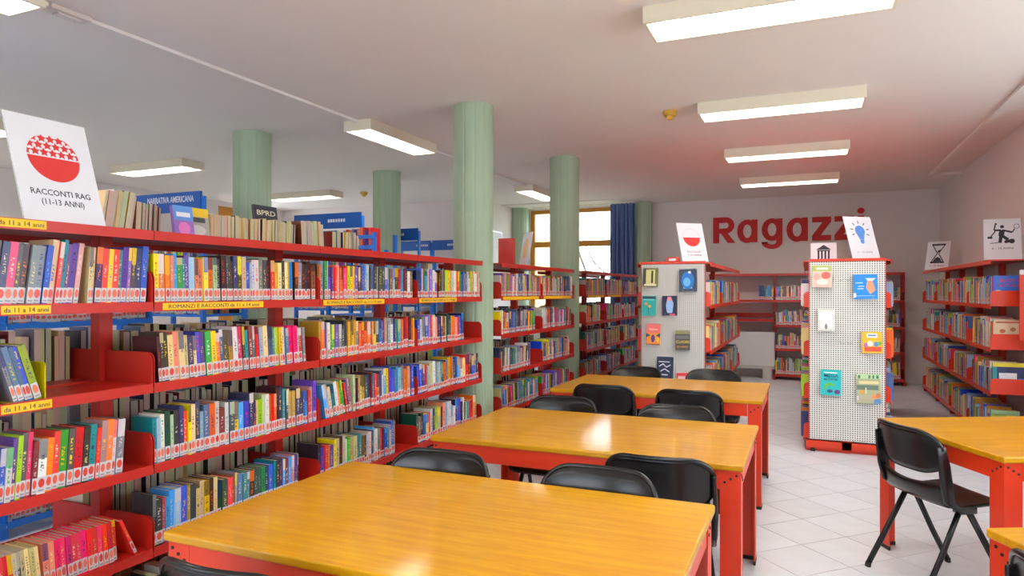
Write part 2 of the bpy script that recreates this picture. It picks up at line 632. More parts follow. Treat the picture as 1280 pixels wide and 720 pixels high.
# --- ceiling lights
def light_proto(L, W, hgt, along_x):
    root = empty('ceiling_light', (0, 0, H))
    a, b = (L / 2, W / 2) if along_x else (W / 2, L / 2)
    t = 0.018
    m = MB()
    m.box(-a, a, -b, -b + t, -hgt, 0).box(-a, a, b - t, b, -hgt, 0)
    m.box(-a, -a + t, -b + t, b - t, -hgt, 0).box(a - t, a, -b + t, b - t, -hgt, 0)
    m.box(-a + t, a - t, -b + t, b - t, -0.012, 0)
    m.obj('housing', M['fixture'], root)
    if along_x:
        MB().box(-a + t, a - t, -b + t, b - t, -0.022, -0.016).obj('reflector', M['louvre'], root)
        MB().box(-a + t + .02, a - t - .02, -.058, .058, -0.040, -0.024).obj('lit_tube', M['tube'], root)
    else:
        MB().box(-a + t, a - t, -b + t, b - t, -0.032, -0.016).obj('lit_diffuser', M['lamp'], root)
    n = 13
    sl = None
    for k in range(1, n):
        p = -L / 2 + L * k / n
        if along_x:
            bx = (-0.0015, 0.0015, -b + t, b - t, -hgt + .006, -0.044)
            loc = (p, 0, 0)
        else:
            bx = (-a + t, a - t, -0.0015, 0.0015, -hgt + .006, -0.044)
            loc = (0, p, 0)
        if sl is None:
            sl = MB().box(*bx).mesh('louvre_blade')
            sl.materials.append(M['louvre'])
        link('louvre_blade', sl, None, root, loc)
    return root


pa = light_proto(1.31, 0.34, 0.10, True)
pb = light_proto(1.26, 0.31, 0.10, False)
lights_a = [(-0.22, 4.07, 'long ceiling light nearest above the front tables, cut by the top of the photo'),
            (-0.23, 6.25, 'long ceiling light beside the yellow smoke detector, second along the right row'),
            (-0.24, 8.38, 'long ceiling light third along the right row before the lettered wall'),
            (-0.26, 10.54, 'farthest ceiling light of the right row above the red wall lettering'),
            (-0.22, 1.90, 'ceiling light above the nearest wooden table'),
            (-0.22, -0.28, 'ceiling light of the right row behind the photographer'),
            (-7.72, 6.24, 'ceiling light left of the green column above the blue bookcases'),
            (-7.72, 9.07, 'far ceiling light between the two green columns over the blue shelves'),
            (-7.72, 4.07, 'ceiling light at the left edge half hidden by the paper sign'),
            (-7.72, 1.90, 'ceiling light over the left hall out of the left edge'),
            (-7.72, -0.28, 'ceiling light over the left hall behind the photographer')]
lights_b = [(-3.96, 6.02, 'ceiling light with opal panel between two green columns above red bookcase'),
            (-3.96, 1.76, 'ceiling light at the top left corner of the photo'),
            (-4.02, 10.32, 'ceiling light partly behind the green column by the window'),
            (-3.96, -1.9, 'ceiling light of the left row behind the photographer')]
for proto, lst in ((pa, lights_a), (pb, lights_b)):
    for i, (x, y, lab) in enumerate(lst):
        o = proto if i == 0 else copy_tree(proto)
        o.location = (x, y, H)
        tag(o, lab, 'ceiling light', 'fluorescent ceiling lights')


def detector(x, y, mat, label, cat='smoke detector'):
    root = empty('smoke_detector', (x, y, H))
    m = MB()
    for r, z0, z1 in ((0.062, -0.03, 0), (0.055, -0.045, -0.03)):
        m.prism([(r * math.cos(k * math.pi / 12), r * math.sin(k * math.pi / 12)) for k in range(24)], 'z', z0, z1)
    m.obj('base', M[mat], root)
    m = MB()
    m.prism([(.03 * math.cos(k * math.pi / 8), .03 * math.sin(k * math.pi / 8)) for k in range(16)], 'z', -0.075, -0.045)
    m.obj('sensor_head', M[mat], root)
    tag(root, label, cat)


detector(-1.156, 6.27, 'yellow_plastic', 'yellowed round smoke detector on the ceiling beside the right row of lights')
detector(-6.74, 9.36, 'yellow_plastic', 'yellowed smoke detector on the far left ceiling by the green column')
root = empty('ceiling_sensor', (-3.98, 2.62, H))
MB().box(-.05, .05, -.12, .12, -.03, 0).obj('housing', M['white_plastic'], root, bevel=0.006)
MB().box(-.03, .03, -.07, .07, -.045, -.03).obj('cover', M['white_plastic'], root, bevel=0.005)
tag(root, 'small white box on the ceiling trunking at top left', 'ceiling sensor')

# ------------------------------------------------------------------ bookcases
BOOKS = []
PAL = {'k': ('black', (28, 27, 32)), 'n': ('navy', (32, 42, 92)), 'b': ('blue', (40, 84, 190)), 's': ('sky blue', (70, 165, 225)),
       't': ('teal', (30, 132, 140)), 'g': ('green', (30, 150, 62)), 'l': ('lime green', (160, 190, 40)), 'y': ('yellow', (244, 204, 28)),
       'c': ('cream', (232, 210, 158)), 'w': ('white', (228, 226, 220)), 'o': ('orange', (240, 122, 40)), 'r': ('red', (214, 44, 42)),
       'd': ('dark red', (128, 28, 30)), 'p': ('pink', (236, 48, 118)), 'm': ('salmon', (240, 150, 130)), 'u': ('purple', (92, 58, 140)),
       'v': ('violet', (130, 100, 190)), 'a': ('grey', (140, 140, 144)), 'e': ('slate blue', (84, 112, 146)), 'h': ('brown', (120, 82, 52)),
       'f': ('dark green', (26, 74, 56)), 'i': ('pale blue', (160, 190, 215)), 'q': ('pale green', (190, 210, 170)), 'x': ('charcoal', (66, 66, 74)),
       'j': ('dusty pink', (200, 150, 150)), 'z': ('ochre', (200, 150, 60))}
MIXED = 'knbsstgglyyccwwworrdpmuvaeehfiqxjzbwkc'
KIDS = 'wwwccyyllqiissbbroomptgaeejwzckn'


class Frame:
    """u along the run, w out of the face, origin on the floor at the case's centre line"""
    def __init__(self, ox, oy, U, W):
        self.o = Vector((ox, oy, 0))
        self.U = Vector((U[0], U[1], 0))
        self.W = Vector((W[0], W[1], 0))

    def P(self, u, w_, z):
        return self.o + self.U * u + self.W * w_ + Vector((0, 0, z))

    def rel(self, base):
        b = Vector(base)
        return lambda u, w_, z: tuple(self.P(u, w_, z) - b)


DEP = 0.325


def bracket_pts(w0, w1, z0, z1, r=0.035):
    pts = [(w0, z0), (w1, z0)]
    for k in range(5):
        a = k / 4 * math.pi / 2
        pts.append((w1 - r + r * math.cos(a), z1 - r + r * math.sin(a)))
    pts.append((w0, z1))
    return pts


def bay(fr, u0, u1, levels, top, sides, label, group, name='bookcase', posts=(True, True), mat='red', canopy=True, foot=0.0, dep=DEP, panel=None):
    """one bay of steel shelving: posts, shelves with lip and end brackets, top board"""
    uc = (u0 + u1) / 2
    base = fr.P(uc, 0, 0)
    root = empty(name, base)
    F = fr.rel(base)
    for on, u in ((posts[0], u0), (posts[1], u1)):
        if on:
            m = MB(F).box(u - .03, u + .03, -.03, .03, foot, top - .01)
            for s in sides:
                m.box(u - .02, u + .02, min(.03 * s, dep * s * .95), max(.03 * s, dep * s * .95), 0.0, 0.06)
            m.obj('upright', M[mat], root)
    box_part('back_rail', M[mat], root, u0 + .03, u1 - .03, -.012, .012, levels[0] + .02, levels[0] + .10, F)
    for s in sides:
        for z in levels:
            lo, hi = (.032, dep) if s > 0 else (-dep, -.032)
            m = MB(F).box(u0 + .003, u1 - .003, lo, hi, z - .012, z)
            if s > 0:
                m.box(u0 + .003, u1 - .003, hi - .003, hi + .002, z - .036, z + .004)
            else:
                m.box(u0 + .003, u1 - .003, lo - .002, lo + .003, z - .036, z + .004)
            sh = m.obj('shelf', M[mat], root)
            for ub in (u0 + .004, u1 - .007):
                pts = bracket_pts(.032, dep - .001, z, z + .135)
                if s < 0:
                    pts = [(-a, b) for a, b in pts]
                MB(F).prism(pts, 'u', ub, ub + .003).obj('end_bracket', M[mat], sh)
    if canopy:
        w0 = -dep if -1 in sides else -.03
        w1 = dep if 1 in sides else .03
        m = MB(F).box(u0 + .002, u1 - .002, w0, w1, top - .012, top)
        if 1 in sides:
            m.box(u0 + .002, u1 - .002, w1 - .003, w1 + .004, top - .04, top)
        if -1 in sides:
            m.box(u0 + .002, u1 - .002, w0 - .004, w0 + .003, top - .04, top)
        m.obj('top_board', M[mat], root)
    tag(root, label, 'bookcase', group)
    return root, F


def accent(ch):
    return random.choice({'k': 'wyrcao', 'n': 'ywcso', 'b': 'wycsr', 'w': 'krbng', 'c': 'khrnb', 'y': 'krbn'}.get(ch, 'wwckyn'))


def fill(fr, z, u0, u1, chars, lean=0.0, h=(0.185, 0.225), th=0.027, wf=DEP - 0.012, meta=None, label=True, same=None, n=None, dep=(0.12, 0.15)):
    """books in a row from u0 to u1; chars gives colours in order (or a pool when n is None and same is None)"""
    if n is None and same is None:
        k = max(1, int((u1 - u0) / th))
        seq = [random.choice(chars) for _ in range(k)]
    else:
        seq = list(chars)
    ths = [random.uniform(0.6, 1.45) for _ in seq]
    if same == 'even':
        ths = [1.0] * len(seq)
    lr = math.radians(lean)
    tot = sum(ths)
    hm = random.uniform(*h)
    room = (u1 - u0) - abs(math.sin(lr)) * h[1]
    k = room / tot * math.cos(lr)
    u = u0 + (math.sin(-lr) * h[1] if lr < 0 else 0)
    for idx, (ch, t) in enumerate(zip(seq, ths)):
        t *= k
        hh = random.uniform(*h) if same is None or same == 'seq' else hm + random.uniform(-.002, .002)
        if random.random() < 0.35 and BOOKS:
            hh = min(h[1], max(h[0], BOOKS[-1]['h']))
        BOOKS.append(dict(fr=fr, u=u, t=t * (0.965 if label or wf > .25 and False else 0.86), h=hh, dep=random.uniform(*dep), w=wf - random.uniform(0, .012), lean=lr, z=z + .0005,
                          ch=ch, ac=accent(ch), lab=label, meta=meta, seed=random.random()))
        u += t / math.cos(lr)


RUN1 = Frame(-2.875, 0, (0, 1), (1, 0))
RUN1R = Frame(-2.875, 0, (0, 1), (-1, 0))
LV = [0.07, 0.405, 0.76, 1.105, 1.45]
TOP = 1.757
ylist = [0.98, 2.047, 3.12, 4.18, 5.225]
names1 = ['red double-sided bookcase bay at the left edge under the big paper sign',
          'red bookcase bay second from the left with a yellow strip on the top shelf',
          'red bookcase bay third from the left, before the last bay by the column',
          'red bookcase bay ending at the nearest big green column']
bays1 = []
for i in range(4):
    bays1.append(bay(RUN1, ylist[i], ylist[i + 1], LV, TOP, (1, -1), names1[i], 'red bookcases of the left run', posts=(True, i == 3)))
y2 = [5.62, 6.67, 7.72]
for i in range(2):
    bay(RUN1, y2[i], y2[i + 1], LV, TOP, (1, -1), ['red bookcase bay just beyond the nearest big green column', 'red bookcase bay ending at the second green column'][i],
        'red bookcases of the left run', posts=(True, i == 1))
y3 = [8.19, 9.14, 10.09, 11.04]
for i in range(3):
    bay(RUN1, y3[i], y3[i + 1], LV, TOP, (1, -1), ['red bookcase bay just beyond the second green column', 'middle red bookcase bay of the far run before the curtain',
        'farthest red bookcase bay of the left run near the curtain'][i], 'red bookcases of the left run', posts=(True, i == 2))

# --- rows of books, near left run (colours follow the photograph left to right)
BN = ['leftmost bay', 'second bay', 'third bay', 'fourth bay']
RN = {4: 'top shelf', 3: 'second shelf', 2: 'third shelf', 1: 'fourth shelf', 0: 'bottom shelf'}


def row(b, lv, u0, u1, chars, **kw):
    fill(RUN1, LV[lv], u0, u1, chars, meta=(b, lv), n=1, **kw)


# bay 0
row(0, 4, 0.99, 1.395, 'bwkcrnbtkgwyaueb', lean=7, h=(.20, .235))
row(0, 4, 1.40, 1.76, 'bxnpxkaabcrtuuj', lean=7, h=(.215, .245))
row(0, 4, 1.765, 2.04, 'ccnryrtuvxnb', lean=4, h=(.21, .24))
row(0, 3, 1.10, 1.44, 'kerbwtonbaos', h=(.18, .21))
row(0, 3, 1.44, 1.60, 'aeebl', lean=-17, h=(.19, .21), same='seq')
row(0, 2, 0.99, 1.45, 'kwrbnatdcyogebkw', h=(.18, .24))
row(0, 2, 1.45, 1.93, 'bwulxpdworgxrktrjowa', lean=4, h=(.19, .235))
row(0, 1, 0.99, 1.40, 'ccccyyzzcccrrpcc', same='even', h=(.165, .172))
row(0, 1, 1.40, 1.60, 'cprrrrcxcccc', lean=-6, same='even', h=(.168, .172))
row(0, 1, 1.60, 1.90, 'mmppprpprrprrr', lean=-4, same='even', h=(.168, .172))
row(0, 1, 1.905, 1.99, 'r', lean=-24, same='even', h=(.168, .172))
row(0, 0, 0.99, 1.90, 'kwrbnatdcyogebkwaakbcrtuujccnroy')
# bay 1
row(1, 4, 2.06, 2.92, 'yoomsgtuimmyoqkkxkknkcbwwwaxkrzckczs', lean=-1.5, h=(.19, .225))
row(1, 4, 2.93, 3.10, 'kakkkh', h=(.18, .22))
row(1, 3, 2.07, 3.02, 'kkkcmccncbugyoexzwpktdtrbwcetlyweppwra', lean=-4, h=(.19, .22))
row(1, 2, 2.055, 3.11, 'tiwfqknrycnieowdwxysbnnclqworokntxcyznnbsrjv', lean=-1.0, h=(.18, .235))
row(1, 1, 2.055, 2.97, 'kkrssibzxccykcffrhaettkffgnbtknsdsmuk', h=(.19, .225))
row(1, 0, 2.06, 3.1, 'kbwchncwtrkgbyacwkexsbnnclqwtr')
# bay 2
row(2, 4, 3.125, 3.85, 'hoigwvurrmooprlyyvknbswxekaxfnbs', h=(.19, .225))
row(2, 4, 3.86, 4.14, 'hwkrsdkwh', h=(.18, .21))
row(2, 3, 3.13, 4.17, 'zouwggvakxzzyzeoroorzyynebdjawuttsodrkoy', lean=-1, h=(.19, .22))
row(2, 2, 3.15, 3.45, 'sicttwoggkrup', lean=-11, h=(.18, .21))
row(2, 2, 3.45, 4.17, 'qakzczxxdtroewsyrbbtsiaomzbn', lean=-1, h=(.19, .235))
row(2, 1, 3.13, 3.92, 'kbrouyckwqgcctthkwwnswardbtwby', h=(.185, .225))
row(2, 0, 3.13, 4.1, 'kbwchncwtrkgbyacwkexsbnnclqwtr')
# bay 3
row(3, 4, 4.185, 5.21, 'nkbmgsywvwbrkkaxlyycwwworgebzewwlycwwmw', h=(.185, .215))
row(3, 3, 4.20, 4.92, 'bwabvrwmknudqfaoomrbn', lean=-2, h=(.185, .22))
row(3, 2, 4.19, 5.19, 'bbnurwcqwaiwtkoeyoanbsiwcrdkkben', lean=-3, h=(.185, .225))
row(3, 1, 4.19, 5.15, 'fhkbyrwnlqdmiwwwwwnbbkwhqtrron', lean=0, h=(.185, .24))
row(3, 0, 4.2, 5.2, 'kbwchncwtrkgbyacwkexsbnnclqwtr')
# runs two and three
for (a, b, i) in ((5.62, 6.67, 4), (6.67, 7.72, 5), (8.19, 9.14, 6), (9.14, 10.09, 7), (10.09, 11.04, 8)):
    for lv in range(5):
        gap = random.uniform(0.02, 0.3) if lv < 4 else 0.03
        mid = random.uniform(.4, .6) * (b - a - gap)
        fill(RUN1, LV[lv], a + .015, a + mid, MIXED, lean=random.choice((0, 0, -2, -5)), meta=(i, lv))
        fill(RUN1, LV[lv], a + mid + .005, b - gap, MIXED, lean=random.choice((0, 0, -2, 3)), meta=(i, lv))
# rear side of the left run: fore-edges show through the shelves
for a, b in list(zip(ylist[:-1], ylist[1:])) + list(zip(y2[:-1], y2[1:])) + list(zip(y3[:-1], y3[1:])):
    for lv in range(5):
        if random.random() < 0.12:
            b2 = a + (b - a) * 0.6
        else:
            b2 = b - .03
        if a < 3 and lv == 4:
            b2 = b - .03
        fill(RUN1R, LV[lv], a + .03, b2, 'kkkwccnkdeaahk', h=(.19, .23), th=.03, label=False)
# books standing on top of the near run, fore-edges to the aisle
TOPF = Frame(-2.87, 0, (0, 1), (-1, 0))
for (a, b, chars, hh, ln, d) in ((2.06, 2.25, 'cmwckzc', (.19, .21), 9, .15), (2.255, 2.40, 'hfaagaaah', (.15, .17), 3, .12),
                                 (2.60, 3.06, 'cccccchwccchcccczccc', (.15, .165), 0, .12), (3.065, 3.36, 'kccckccnccmmhkczk', (.155, .175), 2, .12),
                                 (3.40, 3.62, 'hkwwccc', (.17, .20), -4, .13), (3.72, 4.02, 'dkebnkyyyowsm', (.13, .155), 0, .12)):
    fill(TOPF, TOP, a, b, chars, lean=ln, h=hh, n=1, label=False, wf=.20, dep=(d, d + .02))

# ------------------------------------------------------------------ runs with a perforated end panel
LVP = [0.12, 0.50, 0.90, 1.36]
TOPP = 1.79


def peg_run(x0, x1, y0, nb, Lb, side_words, wex):
    xc = (x0 + x1) / 2
    fr = Frame(xc, 0, (0, 1), (1, 0))
    frl = Frame(xc, 0, (0, 1), (-1, 0))
    d = (x1 - x0) / 2
    for i in range(nb):
        a = y0 + .045 + i * Lb
        r, F = bay(fr, a, a + Lb, LVP, TOPP, (1, -1), '%s red bookcase bay behind the perforated panel %s' % (['nearest', 'middle', 'farthest'][i], side_words),
                   'red bookcases with perforated end panels', posts=(True, i == nb - 1), mat='orange_red', dep=d + .05)
        if i == 0:
            m = MB(F).box(a - .06, a - .035, -d - .03, d + .03, .035, .10)
            m.box(a - .06, a + .3, -.04, .04, .035, .10)
            m.obj('base_bar', M['orange_red'], r)
            for s in (-1, 1):
                MB(F).box(a - .055, a - .03, s * (d - .03) - .02, s * (d - .03) + .02, 0, .035).obj('foot', M['dark'], r)
            MB(F).box(a - .045, a - .015, -d + .002, d - .002, .115, TOPP - .015).obj('perforated_panel', M['peg'], r)
            m = MB(F).box(a - .05, a - .01, -d - .006, d + .006, TOPP - .012, TOPP + .012)
            m.box(a - .048, a - .012, -d - .006, -d + .001, .12, TOPP - .012)
            m.box(a - .048, a - .012, d - .001, d + .006, .12, TOPP - .012)
            m.obj('panel_edge', M['orange_red'], r)
        for lv in range(4):
            z = LVP[lv]
            for f in (fr, frl):
                g = random.uniform(.02, .2)
                mid = random.uniform(.35, .65) * (Lb - g)
                fill(f, z, a + .01, a + mid, KIDS, lean=random.choice((0, 0, -3)), h=(.19, .27) if lv != 3 else (.19, .26), th=.019, wf=d + wex, meta=('peg', lv), dep=(.2, .25))
                fill(f, z, a + mid + .005, a + Lb - g, KIDS, lean=random.choice((0, 0, -4, 4)), h=(.19, .28) if lv != 3 else (.19, .26), th=.019, wf=d + wex, meta=('peg', lv), dep=(.2, .25))
    return fr


PEG1 = peg_run(-1.585, -0.947, 7.0, 3, 1.045, 'with eight display books', .045)
PEG2 = peg_run(0.008, 0.640, 7.0, 3, 1.045, 'with six display books', .075)

# right-hand wall run
RW = Frame(1.905, 0, (0, 1), (-1, 0))
LVR = [0.10, 0.54, 0.96, 1.37]
yr = [7.72, 8.78, 9.82, 10.86, 11.9]
for i in range(4):
    bay(RW, yr[i], yr[i + 1], LVR, 1.80, (1,), ['red wall bookcase bay at the right edge of the photo', 'second red wall bookcase bay along the right wall',
        'third red wall bookcase bay along the right wall', 'farthest red wall bookcase bay in the right corner'][i], 'red bookcases along the right wall', posts=(True, i == 3), mat='orange_red')
    for lv in range(4):
        g = random.uniform(.03, .25)
        mid = random.uniform(.35, .65) * (1.03 - g)
        fill(RW, LVR[lv], yr[i] + (.02 if i else .05), yr[i] + mid, KIDS, lean=random.choice((0, 0, 4)), h=(.2, .29), th=.02, meta=('rw', lv), dep=(.19, .23))
        fill(RW, LVR[lv], yr[i] + mid + .005, yr[i + 1] - g, KIDS, lean=random.choice((0, 0, -4, 4)), h=(.2, .29), th=.02, meta=('rw', lv), dep=(.19, .23))

# back wall run (faces the camera)
BW = Frame(0, 12.66, (1, 0), (0, -1))
LVB = [0.10, 0.53, 0.93, 1.35]
bay(BW, -0.53, 0.42, LVB, 1.80, (1,), 'red wall bookcase of four filled shelves at the back beside the white board', 'red bookcases along the back wall')
bay(BW, 0.42, 1.40, LVB, 1.80, (1,), 'red wall bookcase at the back behind the right perforated panel', 'red bookcases along the back wall', posts=(False, True))
bay(BW, -1.60, -0.53, [1.02, 1.35], 1.80, (1,), 'nearly empty red wall shelves above the white board at the back', 'red bookcases along the back wall', posts=(True, False))
fill(BW, 1.35, -0.78, -0.545, 'bnntisny', h=(.2, .26), n=1, meta=('bw', 3))
for a, b in ((-0.53, 0.42), (0.42, 1.40)):
    for lv in range(4):
        fill(BW, LVB[lv], a + .02, a + .45, MIXED, lean=random.choice((0, 5, -2)), h=(.2, .28), th=.024, meta=('bw', lv), dep=(.18, .22))
        fill(BW, LVB[lv], a + .46, b - .06, MIXED, lean=random.choice((0, 3, -2)), h=(.2, .28), th=.024, meta=('bw', lv), dep=(.18, .22))


# ------------------------------------------------------------------ blue bookcases of the other hall
def blue_case(x0, x1, y, topz, label, sign=None, marks=True, deep=0.5, sx0=None, sx1=None):
    fr = Frame((x0 + x1) / 2, y, (1, 0), (0, -1))
    L = x1 - x0
    base = fr.P(0, 0, 0)
    root = empty('bookcase', base)
    F = fr.rel(base)
    for u in (-L / 2, L / 2):
        for w_ in (-deep / 2 + .02, deep / 2 - .02):
            box_part('upright', M['blue_frame'], root, u - .015, u + .015, w_ - .02, w_ + .02, 0, 1.98 if w_ < 0 else topz - .02, F)
    for z in (0.1, 0.5, 0.9, 1.3, 1.7):
        box_part('shelf', M['blue_frame'], root, -L / 2 + .015, L / 2 - .015, -deep / 2, deep / 2, z - .02, z, F)
    b = box_part('sign_board', M['blue_sign'], root, (sx0 if sx0 is not None else -L / 2), (sx1 if sx1 is not None else L / 2), deep / 2 - .01, deep / 2 + .015, topz - .15, topz + .02, F)
    if sign:
        put_text('lettering', sign, 0.075, M['paper'], b, (0.1, -deep / 2 - .018, topz - .065), (1, 0, 0), (0, 0, 1), 0.001, width=L * .62)
    elif marks:
        m = MB(F)
        for k in range(7):
            m.box(0.02 + k * .035, 0.045 + k * .035, deep / 2 + .015, deep / 2 + .017, topz - .08, topz - .045)
        tag(m.obj('lettering', M['paper'], b))
    tag(root, label, 'bookcase', 'blue bookcases of the left hall')
    for z in (0.1, 0.5, 0.9, 1.3, 1.7):
        fill(fr, z, -L / 2 + .03, L / 2 - .05, MIXED, h=(.19, .25), th=.028, wf=deep / 2 - .02, meta=('bl', 0))
        fill(Frame(fr.o.x, fr.o.y, (1, 0), (0, 1)), z, -L / 2 + .03, L / 2 - .05, MIXED, h=(.19, .25), th=.028, wf=deep / 2 - .02, meta=('bl', 0))


blue_case(-5.62, -4.72, 4.50, 2.33, 'blue bookcase topped by a sign reading NARRATIVA AMERICANA', 'NARRATIVA AMERICANA')
blue_case(-5.42, -4.50, 6.45, 2.35, 'blue bookcase with a dark blue sign between the two rear green columns')
blue_case(-5.95, -4.99, 8.45, 2.36, 'blue bookcase beyond the rear green column with a small high sign')
blue_case(-6.62, -6.02, 10.55, 2.36, 'blue wall bookcase against the far left wall, left one')
blue_case(-5.98, -5.42, 10.55, 2.36, 'blue wall bookcase against the far left wall, right one')
blue_case(-6.9, -5.5, 2.35, 2.15, 'blue bookcase behind the big paper sign at far left')

for i in range(3):
    fb = Frame(-4.75, 0, (0, 1), (1, 0))
    bay(fb, .55 + i * 1.0, 1.55 + i * 1.0, [0.1, 0.5, 0.9, 1.3], 1.68, (1,), ['blue bookcase glimpsed through the leftmost red bay', 'blue bookcase glimpsed through the second red bay', 'blue bookcase glimpsed beyond the third red bay'][i],
        'blue bookcases of the left hall', posts=(True, i == 2), mat='blue_frame')
    for z in (0.1, 0.5, 0.9, 1.3):
        fill(fb, z, .57 + i, 1.5 + i, MIXED, h=(.19, .25), th=.028, meta=('bl', 0))

# blue trolley rack behind the near run
fr = Frame(-3.62, 5.0, (1, 0), (0, -1))
root = empty('book_trolley', fr.P(0, 0, 0))
F = fr.rel(root.location)
for u in (-.24, .24):
    for w_ in (-.16, .16):
        box_part('post', M['blue_frame'], root, u - .015, u + .015, w_ - .015, w_ + .015, 0.0, 2.0 if u > 0 else 1.98, F)
for z in (0.3, 0.8, 1.3, 1.80):
    s_ = box_part('shelf', M['blue_frame'], root, -.225, .225, -.16, .16, z - .015, z, F)
for z in (1.86, 1.95):
    box_part('rail', M['blue_frame'], root, -.225, .225, .148, .172, z, z + .03, F)
tag(root, 'bright blue metal book rack standing behind the near red bookcase', 'book rack')
fill(fr, 1.80, -.2, .05, 'wwcwroyn', h=(.2, .25), n=1, wf=.14, meta=('bl', 0), label=False)
fill(fr, 1.80, .05, .2, 'worur', h=(.22, .26), n=1, wf=.14, meta=('bl', 0), label=False)

# ------------------------------------------------------------------ turn the book list into objects
ORD = ['first', 'second', 'third', 'fourth', 'fifth', 'sixth', 'seventh', 'eighth', 'ninth', 'tenth', 'eleventh', 'twelfth', 'thirteenth', 'fourteenth',
       'fifteenth', 'sixteenth', 'seventeenth', 'eighteenth', 'nineteenth', 'twentieth']
TENS = {20: 'twenty', 30: 'thirty', 40: 'forty', 50: 'fifty', 60: 'sixty'}
TENTH = {30: 'thirtieth', 40: 'fortieth', 50: 'fiftieth', 60: 'sixtieth'}


def ordinal(n):
    if n <= 20:
        return ORD[n - 1]
    t, r = n // 10 * 10, n % 10
    return TENTH[t] if r == 0 else TENS[t] + '-' + ORD[r - 1]


def bpt(b, a, dpt, z):
    """point of a book: a across its thickness, dpt behind the spine, z up; leaning about the foot"""
    c, s = math.cos(b['lean']), math.sin(b['lean'])
    if b['lean'] >= 0:
        aa = a - b['t']
        u = b['u'] + b['t'] / max(.5, c) + aa * c + z * s
        zz = -aa * s + z * c
    else:
        u = b['u'] + a * c + z * s
        zz = -a * s + z * c
    return b['fr'].P(u, b['w'] - dpt, b['z'] + zz)


cnt = {}
cand = []
for b in BOOKS:
    mt = b['meta']
    b['score'] = 0
    if mt and isinstance(mt[0], int) and mt[0] <= 3:
        q = [project(*bpt(b, a, 0, z)) for a, z in ((0, 0), (b['t'], 0), (b['t'], b['h']), (0, b['h']))]
        if all(q):
            cx = sum(p[0] for p in q) / 4
            cy = sum(p[1] for p in q) / 4
            if -6 < cx < 1280 and cy < 716:
                key = mt
                cnt[key] = cnt.get(key, 0) + 1
                b['ord'] = cnt[key]
                # rows low down stand behind the nearest table
                hidden = cy > 584 and cx > 205 and cy > 662 - (cx - 204) * 0.368
                hidden = hidden or (cy > 570 and cx > 435)
                if not hidden and mt[1] > 0:
                    area = abs(sum(q[i][0] * q[(i + 1) % 4][1] - q[(i + 1) % 4][0] * q[i][1] for i in range(4))) / 2
                    b['score'] = area
cand = sorted([b for b in BOOKS if b['score'] > 0], key=lambda b: -b['score'])[:300]
single = set(id(b) for b in cand)


def jcol(ch):
    r, g, bl = PAL[ch][1]
    mean = (r + g + bl) / 3
    r, g, bl = (mean + (c - mean) * 1.28 for c in (r, g, bl))
    f = random.uniform(.82, 1.08)
    return lin(*(max(0, min(255, c * f + random.uniform(-10, 10))) for c in (r, g, bl)))


def finish_cover(me, face_info):
    """face_info: list per polygon of (col, col2, seed, label, spine, uvs)"""
    me.uv_layers.new(name='uv')
    for nm in ('col', 'col2', 'info'):
        me.color_attributes.new(nm, 'FLOAT_COLOR', 'CORNER')
    U, A, B, C = [], [], [], []
    for p, fi in zip(me.polygons, face_info):
        for k in range(p.loop_total):
            U += fi[5][k] if fi[5] else (0.0, 0.0)
            A += fi[0]
            B += fi[1]
            C += (fi[2], fi[3], fi[4], 1.0)
    me.uv_layers['uv'].data.foreach_set('uv', U)
    me.color_attributes['col'].data.foreach_set('color', A)
    me.color_attributes['col2'].data.foreach_set('color', B)
    me.color_attributes['info'].data.foreach_set('color', C)
    me.materials.append(M['book'])


PAGE = lin(204, 188, 156)
SPUV = [(0, 0), (1, 0), (1, 1), (0, 1)]
sv, sf, si = [], [], []
for b in BOOKS:
    if id(b) in single:
        continue
    c1, c2 = jcol(b['ch']), jcol(b['ac'])
    pg = tuple(min(1, c * random.uniform(.75, 1.12)) for c in PAGE[:3]) + (1,)
    n0 = len(sv)
    t, h, d = b['t'], b['h'], b['dep']
    for dp in (0, d):
        for a, z in ((0, 0), (t, 0), (t, h), (0, h)):
            sv.append(tuple(bpt(b, a, dp, z)))
    lab = 1.0 if b['lab'] else 0.0
    nrm = b['fr'].U.cross(Vector((0, 0, 1))).dot(b['fr'].W)
    for f, col, spine in (((0, 1, 2, 3), c1, 1.0), ((1, 5, 6, 2), c1, 0.0), ((4, 0, 3, 7), c1, 0.0), ((3, 2, 6, 7), pg, 0.0), ((5, 4, 7, 6), pg, 0.0), ((0, 4, 5, 1), c1, 0.0)):
        uv = list(SPUV) if spine else None
        ff = [n0 + q for q in f]
        if nrm < 0:
            ff = ff[::-1]
            uv = uv[::-1] if uv else None
        sf.append(ff)
        si.append((col, c2 if spine else col, b['seed'], lab, spine, uv))
me = bpy.data.meshes.new('shelved_books')
me.from_pydata(sv, [], sf)
finish_cover(me, si)
o = link('shelved_books', me)
tag(o, 'mass of smaller and farther books filling all the shelves', 'books', kind='stuff')


